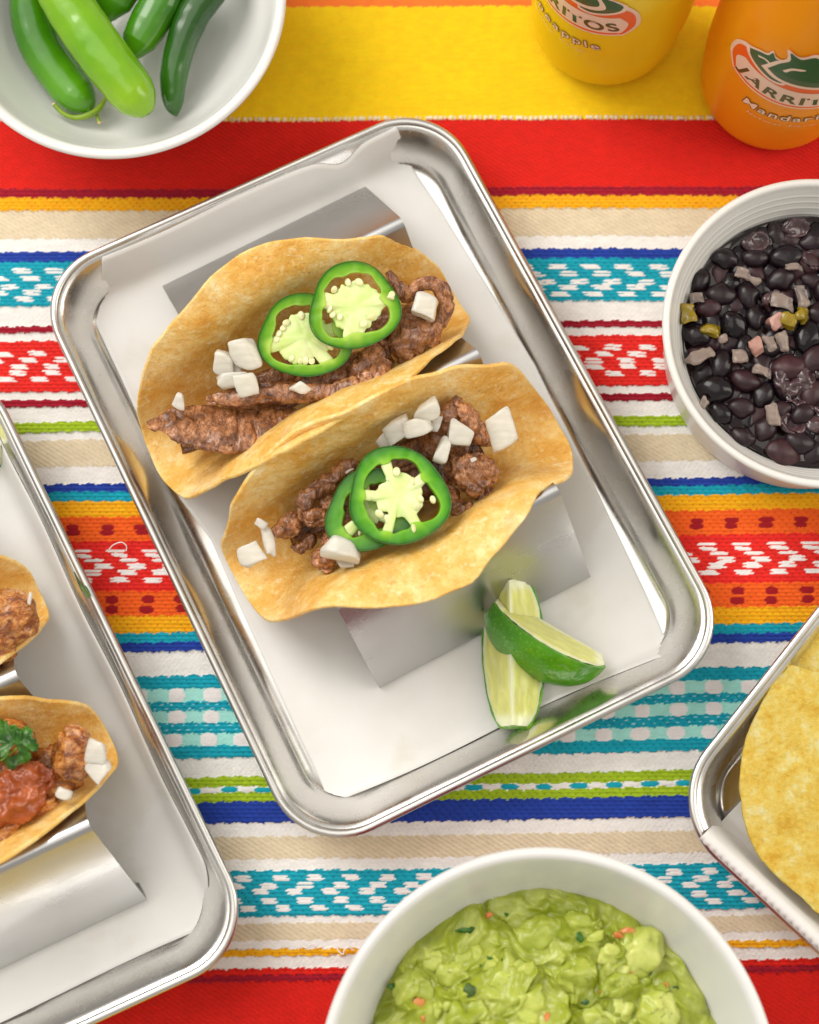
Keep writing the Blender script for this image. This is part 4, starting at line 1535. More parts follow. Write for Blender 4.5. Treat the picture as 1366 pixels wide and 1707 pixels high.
PB = (-11.614, 19.74)
make_bowl("wide shallow white bowl of green jalapeño peppers", PB,
          [(3.2, 0.0), (3.5, .05), (3.6, .25)] + smooth_prof([(3.7, .4), (5.0, 1.6), (6.1, 3.5), (6.62, 4.75)], 24),
          smooth_prof([(6.62, 4.75), (6.74, 4.92), (6.68, 5.05), (6.5, 5.08), (6.34, 4.98), (6.2, 4.7), (5.7, 3.5), (4.7, 1.9), (3.4, .95), (1.7, .72), (.05, .7)], 60), M_CER, M_CER)
BB = (15.55, 6.21)
prof_b = smooth_prof([(5.92, 4.7), (5.99, 4.92), (5.93, 5.05), (5.80, 5.07), (5.70, 4.98), (5.62, 4.75)], 20)
gz = np.linspace(4.7, 2.6, 60)
gr = np.interp(gz, [2.6, 3.2, 4.7], [4.78, 4.98, 5.60]) - .022 * np.maximum(0, np.sin(2 * np.pi * gz / .33)) ** 3 * (gz < 4.5)
make_bowl("white ramekin of black beans on the right", BB, smooth_prof([(4.9, 0), (5.15, .03), (5.32, .2), (5.5, 1.5), (5.92, 4.7)], 30),
          prof_b + list(zip(gr.tolist(), gz.tolist())) + [(4.6, 1.8), (4.3, .9), (3.5, .6), (.05, .55)], M_CERM, M_CERM)
GB = (4.66, -20.18)
make_bowl("white bowl with a red outside holding guacamole", GB, smooth_prof([(4.4, 0), (4.7, .05), (5.2, .6), (6.6, 3.0), (7.74, 5.78)], 30),
          smooth_prof([(7.74, 5.78), (7.80, 5.93), (7.70, 6.03), (7.55, 6.02), (7.40, 5.88), (6.95, 4.9), (6.35, 3.6), (5.5, 2.3), (4.3, 1.2), (2, .75), (.05, .7)], 60), M_CER, M_RED)


# ------------------------------------------------------------------ whole peppers
def pepper(label, pts, rad, m, seed, stem=None):
    root = thing("jalapeno_pepper", label, "jalapeño", px3(pts[len(pts) // 2]), "whole jalapeños in the bowl")
    u_ = np.linspace(0, 1, 120)
    rr_ = np.interp(u_, np.linspace(0, 1, len(rad)), rad) * np.sqrt(np.clip(1 - (np.clip(u_ - .91, 0, 1) / .0905) ** 2, .0004, 1))
    V, F = sweep([px3(p) for p in pts], rr_.tolist(), 36, 120, .95)
    N = normals(V, F)
    N[-36:] = 0
    V = V + N * (.05 * fbm(V, .55, 3, seed) + .012 * vnoise(V * 2.2, seed))[:, None]
    part("pod", V, F, m, root)
    if stem:
        for q, rr, tip in stem:
            V, F = sweep([px3(p) for p in q], rr, 12, 26)
            st = part("stem", V, F, M_STEM, root)
            if tip:
                e = px3(q[-1])
                v, f = ico(2)
                part("stem_tip", v * np.array([.085, .085, .07]) + e, f, M_STEMTIP, root)
    return root


pepper("mid green jalapeño with its curved stem, leftmost in the bowl", [(62, -70, 3.2), (52, -20, 2.9), (54, 30, 2.6), (74, 85, 2.35), (108, 135, 2.2), (140, 172, 2.2), (150, 186, 2.2)],
       [.3, .70, .80, .86, .88, .90, .88, .80, .55], M_PEP_D, 1,
       [([(176, 164, 2.0), (166, 180, 2.2), (148, 192, 2.3), (124, 196, 2.3), (104, 188, 2.35), (91, 174, 2.4)], [.08, .13, .14, .11, .09, .09], True),
        ([(160, 186, 2.1), (163, 196, 2.1), (166, 204, 2.1)], [.09, .07, .07], True)])
pepper("pale yellow green jalapeño lying on top of the others", [(72, -80, 4.4), (104, -10, 4.3), (150, 60, 4.1), (195, 122, 3.8), (232, 168, 3.5), (248, 190, 3.4)],
       [.4, .86, .96, 1.00, 1.02, 1.02, .98, .88, .60], M_PEP_L, 2)
pepper("green jalapeño with a long bright highlight, between the pale and the dark one", [(300, -60, 3.3), (272, 0, 3.0), (245, 45, 2.8), (222, 84, 2.6), (212, 100, 2.5)],
       [.6, .82, .86, .84, .74, .3], M_PEP_D, 3)
pepper("jalapeño mostly hidden behind the pale one at the top of the photo", [(250, -90, 3.2), (215, -40, 3.0), (185, 10, 2.8), (170, 36, 2.6)], [.5, .85, .86, .8, .3], M_PEP_D, 4)
pepper("dark green curved jalapeño, rightmost in the bowl", [(385, -75, 3.6), (352, -22, 3.4), (322, 25, 3.1), (302, 75, 2.8), (290, 125, 2.5), (290, 170, 2.2), (294, 194, 2.1)],
       [.5, .72, .74, .70, .66, .62, .58, .52, .34], M_PEP_K, 5)


# ------------------------------------------------------------------ black beans
def bean_mesh(seed):
    V, F = ico(4)
    rg = np.random.default_rng(seed)
    V = V * np.array([1, .66, .56])
    V[:, 1] += .13 * (1 - V[:, 0] ** 2) - .22 * np.exp(-(V[:, 0] / .35) ** 2) * np.clip(-V[:, 1] / .66, 0, 1)
    N = normals(V, F)
    V = V + N * (.045 * fbm(V + seed * 3, 1.3, 3, seed))[:, None]
    return mesh("black_bean", V, F, M_BEAN)


BM = [bean_mesh(i) for i in range(6)]
ZB = 3.15
ZBR = 3.27
V, F = lathe([(4.97, ZB), (.05, ZB)], 96, (BB[0], BB[1], 0), False, True)
g = np.array(V)
rr_ = np.linspace(0.02, 4.96, 60)
tt_ = np.linspace(0, 2 * np.pi, 150, endpoint=False)
RR_, TT_ = np.meshgrid(rr_, tt_, indexing='ij')
Vb = np.stack([BB[0] + RR_ * np.cos(TT_), BB[1] + RR_ * np.sin(TT_), np.full_like(RR_, ZBR)], -1)
Vb[..., 2] += .10 * fbm(Vb, .9, 3, 2) + .05 * (RR_ > 4.85)
solo("bean_broth", Vb.reshape(-1, 3), gridF(60, 150, cv=True), M_BROTH, "dark glossy broth round the black beans in the ramekin", "bean broth")
placed = []
GBN = "black beans in the ramekin"


def bean(px, py, ln, yaw, label, z=None, ex=None, wid=None):
    i = len(placed)
    o = link("black_bean", BM[i % 6])
    tag(o, label, "black bean", GBN)
    z = ZB + .22 if z is None else z
    c = P(px, py, z) if ex is None else np.array(ex)
    rg = np.random.default_rng(i + 50)
    e = rg.normal(0, .16, 2)
    a = math.radians(yaw)
    M = frame((e[0], e[1], 1), (math.cos(a), math.sin(a), 0)) * (ln / 2 / 43.5)
    if wid:
        M[1] *= wid / (ln * .68)
    if i % 2:
        M[1] *= -1
        M[2] *= -1
    place(o, c, M)
    placed.append((c[0], c[1]))


SPEC = [(1209, 433, 50, -10, "plump black bean with a pale eye near the upper rim wall of the ramekin"), (1258, 428, 50, -6, "black bean with a round highlight left of the biggest bean"),
        (1311, 430, 62, 8, "biggest smooth black bean in the upper part of the ramekin"), (1202, 490, 56, -5, "wrinkled black bean right of the pale onion scrap by the left wall"),
        (1249, 493, 52, 102, "upright black bean left of the large onion scrap in the ramekin"), (1223, 547, 62, 112, "long upright black bean above the square onion cube"),
        (1160, 560, 54, -15, "black bean between the two olive chile cubes and the left wall"), (1200, 606, 56, 68, "grey sheened black bean left of the square onion cube"),
        (1347, 562, 62, 70, "slanted purple brown black bean at the right below the chile cubes"), (1314, 611, 62, 5, "flat matte black bean in the middle right of the ramekin"),
        (1302, 468, 54, 25, "black bean lying over the onion scraps in the centre top"), (1355, 401, 50, 20, "reddish black bean at the top right of the ramekin"),
        (1191, 652, 66, -3, "broad grey black bean by the lower left wall with a rim of broth"), (1244, 632, 54, -25, "black bean below the square onion cube"),
        (1236, 681, 48, -5, "oval reddish black bean in the lower left of the ramekin"), (1271, 658, 48, 60, "creased black bean left of the split skins"),
        (1201, 690, 46, -42, "small wet black bean near the lower left wall"), (1240, 727, 44, -30, "speckled round black bean at the bottom left wall"),
        (1305, 756, 62, -15, "bean half sunk in broth at the very bottom of the ramekin"), (1334, 735, 56, -18, "dull black bean above the lowest one"),
        (1182, 515, 46, 10, "dark red bean behind the olive chile cube"), (1167, 466, 44, 62, "brownish bean in the shade of the upper left wall")]
for s_ in SPEC:
    bean(*s_)

LANDMARK = [(1311, 430, "the biggest smooth bean"), (1209, 433, "the bean with a pale eye"), (1202, 490, "the wrinkled bean by the left scrap"), (1303, 505, "the large mauve onion scrap"),
            (1232, 592, "the square onion cube"), (1284, 572, "the ribbed onion shard"), (1272, 618, "the shiny lilac onion chip"), (1289, 692, "the olive ribbed onion sliver"),
            (1166, 596, "the long pale onion strip"), (1145, 525, "the chile cube at the wall"), (1186, 548, "the speckled chile cube"), (1336, 526, "the right chile cube"),
            (1313, 640, "the curled bean skin"), (1320, 705, "the torn purple skin"), (1262, 402, "the greenish bean skin"), (1238, 458, "the upper pale onion scrap"),
            (1338, 492, "the tan onion petal"), (1172, 672, "the small grey onion chip"), (1305, 756, "the lowest bean in the broth"), (1191, 652, "the broad grey bean"),
            (1352, 432, "the crumpled skin by the biggest bean"), (1262, 577, "the pink bean flesh"), (1244, 632, "the bean below the onion cube"), (1240, 727, "the speckled round bean")]
used_names = set()


def sector(x, y, deep):
    q = sorted(((math.hypot(x - l_[0], y - l_[1]), l_, n_) for l_, n_ in ((P(a_, b_, ZB + .3), n_) for a_, b_, n_ in LANDMARK)), key=lambda t_: t_[0])
    for _, l_, n_ in q:
        dx_, dy_ = x - l_[0], y - l_[1]
        a_ = int(((math.degrees(math.atan2(dy_, dx_)) + 22.5) % 360) // 45)
        d_ = ("right of", "above and right of", "above", "above and left of", "left of", "below and left of", "below", "below and right of")[a_]
        t_ = ("sunken black bean half hidden %s %s" if deep else "glossy whole black bean %s %s") % (d_, n_)
        if t_ not in used_names:
            used_names.add(t_)
            return t_
    return "black bean in the ramekin"


tries = 0
rg = np.random.default_rng(5)
while len(placed) < 120 and tries < 12000:
    tries += 1
    r_, a_ = 4.45 * math.sqrt(rg.random()), rg.random() * 2 * math.pi
    x, y = BB[0] + r_ * math.cos(a_), BB[1] + r_ * math.sin(a_)
    deep = tries > 3500
    if (x - 0) * 43.0 + 683 > 1405:
        continue
    if min(math.hypot(x - p[0], y - p[1]) for p in placed) < (.50 if deep else .86):
        continue
    bean(0, 0, rg.uniform(44, 58), rg.random() * 360, sector(x, y, deep), ex=(x, y, ZB + (rg.uniform(-.15, .0) if deep else rg.uniform(.08, .3))))


def scrap(label, px, py, w_, h_, yaw, seed, m, name, cat, group, t_=6, z=None, bend=.5, amp=.09, nx=0., ny=0.):
    k = 43.5
    V, F = rbox(w_ / 2.6 / k, h_ / 2.6 / k, t_ / 2 / k, .06, 13, .26, seed, bend * .6)
    N = normals(V, F)
    V = V + N * (amp * fbm(V + seed * 7, 2.2, 3, seed))[:, None]
    a = math.radians(yaw)
    M = frame((nx, ny, 1), (math.cos(a), math.sin(a), 0))
    return solo(name, V @ M + P(px, py, ZB + .42 if z is None else z), F, m, label, cat, group)


def husk(label, px, py, w_, h_, yaw, seed, z=None):
    """a burst bean skin: a torn, cupped shell"""
    k = 43.5
    V, F = ico(4)
    V = V * np.array([w_ / 2 / k, h_ / 2 / k, .30])
    V[:, 2] -= .34 * np.exp(-((V[:, 0] - .15) ** 2 + V[:, 1] ** 2) / .10) * (V[:, 2] > 0)
    N = normals(V, F)
    V = V + N * (.13 * fbm(V * 1.6 + seed * 5, 1.0, 3, seed) - .06 * np.clip(.25 - np.abs(vnoise(V * 2.4, seed + 9)), 0, 1) / .25)[:, None]
    rg_ = np.random.default_rng(seed)
    e = rg_.normal(0, .3, 2)
    a = math.radians(yaw)
    M = frame((e[0], e[1], 1), (math.cos(a), math.sin(a), 0))
    return solo("bean_skin", V @ M + P(px, py, ZB + .38 if z is None else z), F, M_BEANSKIN, label, "bean skin", GS)


GS, GO_, GCH = "burst bean skins in the ramekin", "cooked onion among the beans", "green chile among the beans"
for i, (x, y, w_, h_, ya, lb) in enumerate([(1313, 640, 44, 50, 40, "split bean skin curled open in the lower middle of the ramekin"), (1320, 705, 48, 40, -30, "torn purple bean skin below the curled one"),
                                           (1345, 628, 40, 30, 30, "creased shiny bean skin at the right edge of the photo"), (1289, 505, 40, 46, 60, "mashed bean beside the large onion scrap"),
                                           (1262, 402, 50, 36, 10, "greenish translucent bean skin near the top wall"), (1328, 380, 54, 40, 15, "wrinkled dark bean skin at the top of the ramekin"),
                                           (1352, 432, 36, 34, -30, "crumpled bean skin right of the biggest bean"), (1330, 655, 40, 50, -60, "bean skin half behind the curled one"), (1356, 700, 36, 46, 60, "pale torn skin at the lower right edge")]):
    husk(lb, x, y, w_, h_, ya, i)
for i, (x, y, w_, h_, ya, nx, ny, lb) in enumerate([(1238, 458, 36, 24, -20, 0, .2, "pale onion scrap with a cut edge in the upper middle of the beans"), (1254, 466, 34, 13, -30, 0, -.5, "cream onion edge beside the upper scrap"),
                                                   (1303, 505, 52, 34, -15, .1, .2, "large glittering mauve onion scrap in the middle of the beans"), (1232, 592, 28, 26, 5, 0, .2, "square greyish onion cube in the middle left of the beans"),
                                                   (1284, 572, 22, 32, 20, .2, 0, "ribbed grey onion shard right of the pink bean flesh"), (1272, 618, 32, 26, -20, 0, .2, "shiny lilac onion chip below the ribbed shard"),
                                                   (1289, 692, 22, 42, 15, 0, 0, "olive ribbed onion sliver in the lower middle of the beans"), (1304, 568, 18, 44, 8, .3, 0, "narrow pointed onion curl below the chile cubes"),
                                                   (1166, 596, 66, 22, 34, 0, .2, "long pale curved onion strip by the left wall of the ramekin"), (1163, 498, 38, 26, 10, 0, .3, "dull yellow onion piece above the left chile cube"),
                                                   (1338, 492, 24, 44, 15, .2, .1, "tan onion petal right of the middle bean"), (1323, 446, 34, 16, -8, 0, .3, "beige onion strip below the biggest bean"),
                                                   (1205, 566, 18, 12, 20, 0, 0, "tiny tan onion chip under the olive chile cube"), (1172, 672, 20, 22, -40, 0, 0, "small grey onion chip in the broth by the lower left wall")]):
    scrap(lb, x, y, w_, h_, ya, 30 + i, M_ONIONC, "onion_scrap", "cooked onion", GO_, 7, bend=.6, amp=.09, nx=nx, ny=ny, z=ZB + .52)
for i, (x, y, w_, h_, ya, lb) in enumerate([(1145, 525, 30, 36, 10, "olive green chile cube against the left wall of the ramekin"), (1186, 548, 36, 24, -28, "olive chile cube with speckled skin above a black bean"),
                                           (1310, 534, 38, 26, -15, "left of the two chile cubes at the centre right of the beans"), (1336, 526, 24, 30, -10, "right of the two chile cubes at the centre right of the beans")]):
    scrap(lb, x, y, w_, h_, ya, 60 + i, M_CHILE, "chile_cube", "green chile", GCH, 18, bend=.3, amp=.12, z=ZB + .5)
for i, (x, y, r_, lb) in enumerate([(1262, 577, 14, "pink crumbly bean flesh beside the ribbed onion shard"), (1293, 538, 14, "pink split bean half left of the chile cubes")]):
    scrap(lb, x, y, 28, 34, 30, 70 + i, M_BEANIN, "bean_half", "bean flesh", GS, 18, bend=.2, amp=.09, z=ZB + .5)


# ------------------------------------------------------------------ guacamole
def guac():
    root = thing("guacamole", "chunky pale green guacamole heaped in the white and red bowl", "guacamole", (GB[0], GB[1], 3.4))
    nr_, nt_ = 190, 520
    r = np.linspace(0.01, 1, nr_) ** .75
    t = np.linspace(0, 2 * np.pi, nt_, endpoint=False)
    Rr, Tt = np.meshgrid(r, t, indexing='ij')
    x, y = 6.42 * Rr * np.cos(Tt), 6.42 * Rr * np.sin(Tt)
    p = np.stack([x, y, x * 0], -1)
    p = p + .35 * np.stack([vnoise(p * .7 + 9, 1), vnoise(p * .7 + 20, 2), x * 0], -1)
    w1 = worley(p * np.array([.8, 1.15, 1]), .62, 3)
    w2 = worley(p, 1.35, 6)
    w3 = worley(p, 3.0, 8)
    z = 3.55 + .75 * (1 - Rr ** 2) + .55 * (.62 - w1) * 1.5 + .62 * np.maximum(0, .56 - w2) + .34 * np.maximum(0, .5 - w3) + .16 * fbm(p, .8, 4, 4) + .05 * vnoise(p * 4.5, 40) + .10 * (1 - np.abs(fbm(p, 1.0, 3, 12))) + .02 * vnoise(p * 7, 5)
    z = z - .35 * np.clip((y - 3.6) / 2.5, 0, 1)
    edge = np.clip((Rr - .9) / .1, 0, 1) ** 2
    z = z * (1 - edge) + 3.35 * edge
    z = z + .12 * edge * vnoise(p * 1.5, 7)
    V = np.stack([GB[0] + x, GB[1] + y, z], -1)
    # folds overhang a little
    dx = .30 * fbm(p + 31, .9, 3, 15) * (1 - edge)
    dy = .30 * fbm(p + 57, .9, 3, 16) * (1 - edge)
    V[..., 0] += dx
    V[..., 1] += dy
    c1, c2, c3 = np.array(lin(164, 176, 54)), np.array(lin(122, 136, 18)), np.array(lin(200, 208, 112))
    k = np.clip(.5 + .8 * fbm(p, .55, 4, 21), 0, 1)[..., None]
    k2 = np.clip(fbm(p, 1.6, 3, 25) * 1.2, 0, 1)[..., None]
    col = c1 * (1 - k * .55) + c2 * k * .55
    col = col * (1 - k2 * .6) + c3 * k2 * .6
    part("mash", V.reshape(-1, 3), gridF(nr_, nt_, cv=True), M_GUAC, root, vcol=col.reshape(-1, 3))
    # find the height at a spot for the bits
    fx, fy, fz = V[..., 0].ravel(), V[..., 1].ravel(), V[..., 2].ravel()

    def zat(px, py):
        z_ = 4.0
        for _ in range(4):
            q = P(px, py, z_)
            i = np.argsort((fx - q[0]) ** 2 + (fy - q[1]) ** 2)[:4]
            z_ = fz[i].max()
        return P(px, py, z_ - .01)
    rgl = np.random.default_rng(77)
    lumps = [(1062, 1592, 50, 38), (960, 1622, 34, 26), (905, 1560, 52, 30), (830, 1515, 40, 24), (760, 1620, 30, 22), (728, 1560, 22, 40), (1010, 1690, 46, 30), (880, 1680, 40, 30), (690, 1650, 34, 30),
             (1100, 1690, 34, 34), (780, 1695, 40, 26), (970, 1540, 36, 22), (650, 1690, 26, 24), (840, 1640, 26, 20), (1030, 1640, 24, 18)]
    lumps += [(rgl.uniform(660, 1130), rgl.uniform(1535, 1720), rgl.uniform(9, 20), rgl.uniform(8, 16)) for _ in range(24)]
    for i, (px, py, rx, ry) in enumerate(lumps):
        c_ = zat(px, py)
        if math.hypot(c_[0] - GB[0], c_[1] - GB[1]) > 5.75:
            continue
        V_, F_ = ico(4 if rx > 22 else 3)
        ya = rgl.uniform(0, 3.1)
        V_ = V_ * np.array([rx / 46, ry / 46, min(rx, ry) / 46 * .75])
        q_ = V_ * (2.0 if rx > 22 else 4.0) + i * 9
        V_ = V_ + (.16 if rx > 22 else .07) * np.stack([fbm(q_ + 3 * k_, 1.0, 3, i) for k_ in range(3)], -1)
        V_ = np.stack([V_[:, 0] * math.cos(ya * .3) - V_[:, 1] * math.sin(ya * .3), V_[:, 0] * math.sin(ya * .3) + V_[:, 1] * math.cos(ya * .3), V_[:, 2]], -1)
        part("avocado_lump", V_ + c_ - np.array([0, 0, min(rx, ry) / 46 * .42]), F_, M_AVO if i % 3 else M_AVO2, root)
    for i, (px, py, rx, ry, kind) in enumerate([(700, 1672, 11, 9, 't'), (705, 1697, 6, 10, 't'), (815, 1525, 8, 5, 't'), (1046, 1552, 14, 6, 't'), (1034, 1560, 9, 6, 't'), (893, 1540, 10, 5, 't'), (1110, 1643, 7, 7, 't'),
                                                (1046, 1624, 9, 6, 't'), (1000, 1655, 6, 4, 't'), (913, 1695, 9, 7, 't'), (784, 1650, 9, 11, 'd'), (814, 1598, 5, 4, 'c'), (848, 1524, 5, 4, 'c'), (977, 1669, 11, 6, 'c'),
                                                (1073, 1684, 7, 7, 'd'), (657, 1645, 9, 8, 'c'), (966, 1565, 9, 12, 'c'), (1082, 1624, 3, 7, 'c'), (782, 1552, 22, 5, 'c'), (1126, 1646, 9, 5, 'c'), (915, 1587, 3, 3, 'd'), (838, 1600, 2, 5, 'c'),
                                                (870, 1610, 22, 9, 'o'), (776, 1600, 16, 12, 'o'), (1107, 1650, 12, 7, 'o'), (690, 1545, 5, 3, 'c'), (800, 1610, 4, 3, 'c')]):
        V_, F_ = ico(3)
        V_ = V_ * np.array([rx / 52, ry / 52, .07])
        V_ = V_ + np.stack([.09 * fbm(V_ * 3 + i * 5 + q_, 1.4, 3, i) for q_ in range(3)], -1) * np.array([1, 1, .5])
        nm, m = {'t': ("tomato_bit", M_TOM), 'c': ("cilantro_bit", M_CIL), 'd': ("pepper_fleck", M_HERB), 'o': ("avocado_lump", M_AVO)}[kind]
        part(nm, V_ + zat(px, py) - np.array([0, 0, .03]), F_, m, root)


M_AVO = mottled("avocado_lump", lin(140, 154, 36), lin(184, 194, 86), 70, 0.26, 260, .05, sss=.25)
M_AVO2 = mottled("pale_avocado_lump", lin(166, 178, 62), lin(204, 210, 118), 80, 0.24, 260, .05, sss=.25)
guac()


# ------------------------------------------------------------------ tortilla chips
def chip(label, pts, z0, tilt, seed, th=.16):
    q = np.array([P(x, y, z0) for x, y in pts])
    q = np.vstack([q, q[:1]])
    out = resample(q, 161)[:-1]
    c = out.mean(0)
    k = np.linspace(0.002, 1, 70) ** .8
    d = out - c
    rough = 1 + .010 * vnoise(np.stack([out[:, 0] * 2.2, out[:, 1] * 2.2, out[:, 0] * 0], -1), seed) + .008 * vnoise(out * 6, seed + 1)
    V = c + d[None] * (k[:, None] * rough[None])[..., None]
    rel = V - c
    V[..., 2] += rel[..., 0] * tilt[0] + rel[..., 1] * tilt[1] + .18 * fbm(V, .28, 2, seed) + .07 * fbm(V, .9, 3, seed + 4) + .05 * np.maximum(0, .5 - worley(V, 1.1, seed)) * 2
    V = V.reshape(-1, 3)
    o = solo("tortilla_chip", V, gridF(70, 160, cv=True), M_CHIP, label, "tortilla chip", "tortilla chips in the right tray")
    so = o.modifiers.new("thickness", 'SOLIDIFY')
    so.thickness = th * S
    so.offset = -1


chip("large bumpy yellow tortilla chip on top, its rounded edge towards the middle tray",
     [(1317, 1107), (1290, 1140), (1262, 1190), (1243, 1240), (1235, 1290), (1237, 1340), (1247, 1388), (1264, 1425), (1292, 1456), (1330, 1490), (1372, 1528), (1440, 1560), (1520, 1480), (1560, 1340), (1520, 1200), (1440, 1130), (1370, 1120)], 2.1, (.02, -.03), 1)
chip("second yellow tortilla chip tucked behind the top of the large one", [(1318, 1120), (1338, 1085), (1366, 1050), (1420, 1000), (1500, 1010), (1540, 1090), (1500, 1180), (1400, 1200)], 1.5, (.05, -.02), 2)
chip("lower tortilla chip under the large one by the bottom right corner", [(1290, 1400), (1330, 1470), (1400, 1560), (1480, 1600), (1560, 1540), (1540, 1420), (1420, 1350)], 1.3, (.02, .02), 3)


# ------------------------------------------------------------------ soda bottles
def glass_mat():
    m, N, L, b = new_mat("bottle_glass", 0.03, 0, 0.5)
    b.inputs['Transmission Weight'].default_value = 1.0
    b.inputs['IOR'].default_value = 1.45
    v = coords(N, L)
    bump(N, L, b, noise_tex(N, L, v, 30, 2), 0.02, 0.25)
    return m


def soda_mat(name, c):
    """glass filled with cloudy soda: the colour sits right behind the surface"""
    m, N, L, b = new_mat(name, 0.28, 0, 0.22)
    v = coords(N, L)
    L.new(ramp(N, L, noise_tex(N, L, v, 20, 2), [(0.3, tuple(x * .96 for x in c)), (0.7, c)]), b.inputs['Base Color'])
    b.inputs['Subsurface Weight'].default_value = 0.2
    b.inputs['Subsurface Radius'].default_value = (1, .8, .3)
    b.inputs['Subsurface Scale'].default_value = 1.0 * S
    b.inputs['Transmission Weight'].default_value = 0.2
    bump(N, L, b, noise_tex(N, L, v, 45, 2), 0.03, 0.4)
    return m


M_GLASS = glass_mat()
M_SODAY = soda_mat("yellow_soda", (1.0, .74, .012))
M_SODAO = soda_mat("orange_soda", (1.0, .36, .006))


def flat_mat(name, c):
    return mottled(name, tuple(x * .95 for x in c), c, 60, 0.35)


M_INKW, M_INKO, M_INKG, M_INKD = flat_mat("pale_ink", lin(240, 206, 184)), flat_mat("orange_ink", lin(240, 96, 16)), flat_mat("green_ink", lin(44, 88, 44)), flat_mat("dark_green_ink", lin(62, 76, 24))
M_CAP = steel("cap_metal", .3, lin(214, 190, 60))
B_PROF = [(0.05, .45), (1.6, .38), (2.2, .12), (2.55, 0), (2.80, .12), (2.98, .45), (3.06, .9), (3.12, 1.6), (3.24, 3.2), (3.30, 5), (3.30, 8), (3.25, 9.4), (3.0, 11.2), (2.4, 13.2), (1.75, 15.2), (1.45, 17.5), (1.32, 20.5), (1.34, 22.6), (1.42, 22.8), (1.42, 23.2), (1.28, 23.4)]


def b_rad(z):
    q = np.array(B_PROF[3:])
    return np.interp(z, q[:, 1], q[:, 0])


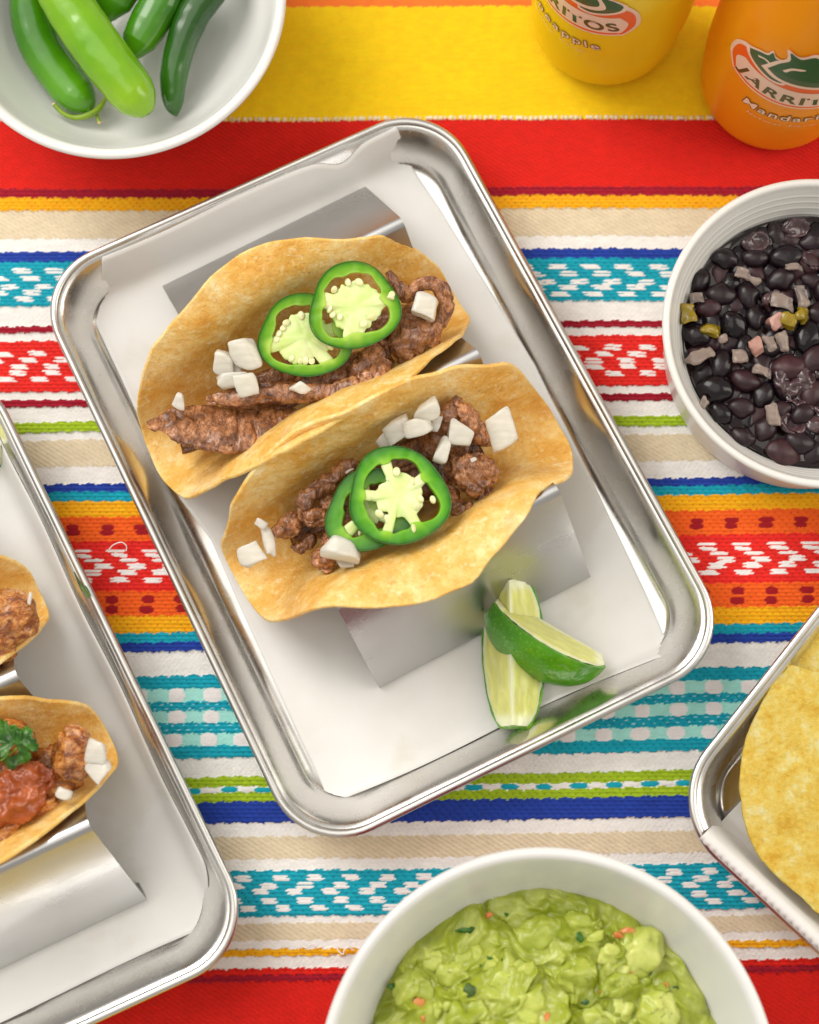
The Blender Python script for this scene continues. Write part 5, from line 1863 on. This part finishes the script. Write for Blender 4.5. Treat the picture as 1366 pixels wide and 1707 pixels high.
def bottle(label, x0, y0, phi0, soda, flavour, sub):
    b = P(x0, y0, 0)
    c = (b[0], b[1], .03)
    root = thing("soda_bottle", label, "soda bottle", (b[0], b[1], .03), "glass soda bottles at the top right")
    pr = smooth_prof(B_PROF, 120)
    V, F = lathe([q for q in pr if q[1] < 18.5 or q[0] < 1], 128, c, True, True)
    part("filled_glass", V, F, soda, root)
    V, F = lathe([q for q in pr if q[1] >= 18.4 and q[0] > 1], 128, c, True, True)
    part("neck", V, F, M_GLASS, root)
    V, F = lathe([(1.55, 22.75), (1.6, 22.9), (1.55, 23.4), (1.4, 23.62), (.05, 23.66)], 63, c, False, True)
    k_ = np.arange(len(V)) % 63
    sc_ = (1 + .03 * ((k_ % 3) == 0) * (np.arange(len(V)) < 126))
    V[:, 0] = c[0] + (V[:, 0] - c[0]) * sc_
    V[:, 1] = c[1] + (V[:, 1] - c[1]) * sc_
    part("cap", V, F, M_CAP, root)

    def wrap(uv, e):
        u, v = uv[:, 0], uv[:, 1]
        r = b_rad(v) + e + .028
        ph = u / 3.3 + phi0
        return np.stack([c[0] + r * np.sin(ph), c[1] - r * np.cos(ph), c[2] + v], -1)

    def poly(name, pts, e, m_, smooth_=True, rounds=5):
        pts = np.asarray(pts, float)
        if smooth_:
            q = np.column_stack([np.vstack([pts, pts[:1]]), np.zeros(len(pts) + 1)])
            pts = resample(q, 90)[:-1, :2]
        tri = geometry.tessellate_polygon([[Vector((p[0], p[1], 0)) for p in pts]])
        V, F = [tuple(p) for p in pts], [tuple(t) for t in tri]
        for _ in range(rounds):
            mid, F2_ = {}, []

            def md(a, b_):
                k = (min(a, b_), max(a, b_))
                if k not in mid:
                    mid[k] = len(V)
                    V.append(((V[a][0] + V[b_][0]) / 2, (V[a][1] + V[b_][1]) / 2))
                return mid[k]
            for a, b_, d_ in F:
                ab_, bd_, da_ = md(a, b_), md(b_, d_), md(d_, a)
                F2_ += [(a, ab_, da_), (ab_, b_, bd_), (da_, bd_, d_), (ab_, bd_, da_)]
            F = F2_
            if len(F) > 30000:
                break
        return part(name, wrap(np.array(V), e), F, m_, root)

    def text(name, s_, size, path, e, m_, bold=.02, track=1.0, shear=0.0, adv=None):
        """letters set one by one on a curve path(u) -> v"""
        Vs, Fs, gl = [], [], []
        for ch in s_:
            if ch == ' ':
                gl.append((None, None, adv * .8))
                continue
            cu = bpy.data.curves.new("t", 'FONT')
            cu.body = ch
            cu.size = size
            cu.offset = bold
            cu.resolution_u = 5
            cu.shear = shear
            ob = bpy.data.objects.new("t", cu)
            COL.objects.link(ob)
            dg = bpy.context.evaluated_depsgraph_get()
            me = ob.evaluated_get(dg).to_mesh()
            p = np.array([v.co[:2] for v in me.vertices])
            f = [tuple(q.vertices) for q in me.polygons]
            bpy.data.objects.remove(ob)
            bpy.data.curves.remove(cu)
            wd_ = np.ptp(p[:, 0])
            p[:, 0] -= p[:, 0].min() + wd_ / 2
            gl.append((p, f, wd_))
        gap_ = (adv * len(s_) - sum(g_[2] for g_ in gl)) / len(s_)
        u_ = -adv * len(s_) / 2 + gap_ / 2
        for p, f, wd_ in gl:
            u0 = u_ + wd_ / 2
            u_ += wd_ + gap_
            if p is None:
                continue
            v0 = path(u0)
            sl = math.atan((path(u0 + .05) - path(u0 - .05)) / .1)
            q = np.stack([u0 + p[:, 0] * math.cos(sl) - p[:, 1] * math.sin(sl), v0 + p[:, 0] * math.sin(sl) + p[:, 1] * math.cos(sl)], -1)
            o0 = sum(len(a) for a in Vs)
            Vs.append(q)
            Fs += [tuple(k_ + o0 for k_ in g_) for g_ in f]
        return part(name, wrap(np.concatenate(Vs), e), Fs, m_, root)
    sm = lambda u: 7.05 + .075 * u * u                                  # baseline of the name
    us = np.linspace(-2.75, 2.75, 23)
    lo = [(u, sm(u) - .52) for u in us]
    poly("emblem_edge", lo + [(3.22, 8.1), (3.02, 9.25), (2.35, 9.75), (1.5, 9.35)] + [(0.9, 9.5), (-.9, 9.5)] + [(-1.5, 9.35), (-2.35, 9.75), (-3.02, 9.25), (-3.22, 8.1)], .012, M_INKW)
    lo = [(u, sm(u) - .38) for u in us * .98]
    poly("emblem_band", lo + [(3.05, 8.1), (2.88, 9.1), (2.3, 9.5), (1.6, 9.2), (.9, 9.3), (-.9, 9.3), (-1.6, 9.2), (-2.3, 9.5), (-2.88, 9.1), (-3.05, 8.1)], .020, M_INKO)
    lo = [(u, sm(u) - .20) for u in us * .95]
    up_ = [(u, sm(u) + 1.22) for u in us[::-1] * .88]
    poly("name_panel", lo + [(2.78, 8.2)] + up_ + [(-2.78, 8.2)], .028, M_INKW)
    text("lettering", "JARRITOS", 1.02, sm, .036, M_INKD, .030, adv=.655)
    # three jars over the name
    jar = [(-.95, 0), (-.75, .55), (-.55, .95), (-.62, 1.35), (-.32, 1.22), (0, 1.5), (.3, 1.2), (.62, 1.25), (.55, .9), (.85, .5), (.98, .05), (.5, -.28), (-.5, -.28)]
    for (cu_, cv_, s_, rot, sx) in ((-1.65, 9.15, .85, .55, 1.15), (1.65, 9.15, .85, -.55, 1.15), (0, 9.35, 1.25, 0, 1.25)):
        jp = np.array(jar) * np.array([sx, 1]) * s_
        cc_, ss_ = math.cos(rot), math.sin(rot)
        jp = np.stack([jp[:, 0] * cc_ + jp[:, 1] * ss_, -jp[:, 0] * ss_ + jp[:, 1] * cc_], -1) + np.array([cu_, cv_])
        poly("jar_edge", (jp - jp.mean(0)) * 1.17 + jp.mean(0), .042 if cu_ else .052, M_INKW)
        poly("jar", jp, .048 if cu_ else .058, M_INKG)
        hl_ = np.array([(-.62, .30), (-.42, .62), (-.12, .72), (-.16, .62), (-.40, .50), (-.52, .28)]) * s_ * np.array([sx, 1])
        hl_ = np.stack([hl_[:, 0] * cc_ + hl_[:, 1] * ss_, -hl_[:, 0] * ss_ + hl_[:, 1] * cc_], -1) + np.array([cu_, cv_])
        poly("jar_glint", hl_, .054 if cu_ else .064, M_INKW, True, 2)
    sm2 = lambda u: 5.05 + .05 * u * u
    text("flavour_lettering", flavour, .80, sm2, .012, M_INKD, .050, adv=.46)
    text("flavour_lettering", flavour, .80, lambda u: sm2(u) + .02, .020, M_INKW, .012, adv=.46)
    text("small_print", sub, .36, lambda u: 4.35 + .05 * u * u, .012, M_INKW, .0, adv=.215)
    return root


bottle("bottle of yellow pineapple soda, left of the two bottles", 1006, 38, math.radians(-47), M_SODAY, "Pineapple", "Natural Flavor")
bottle("bottle of orange mandarin soda, right of the two bottles", 1286, 143, math.radians(-10), M_SODAO, "Mandarin", "Natural Flavor")
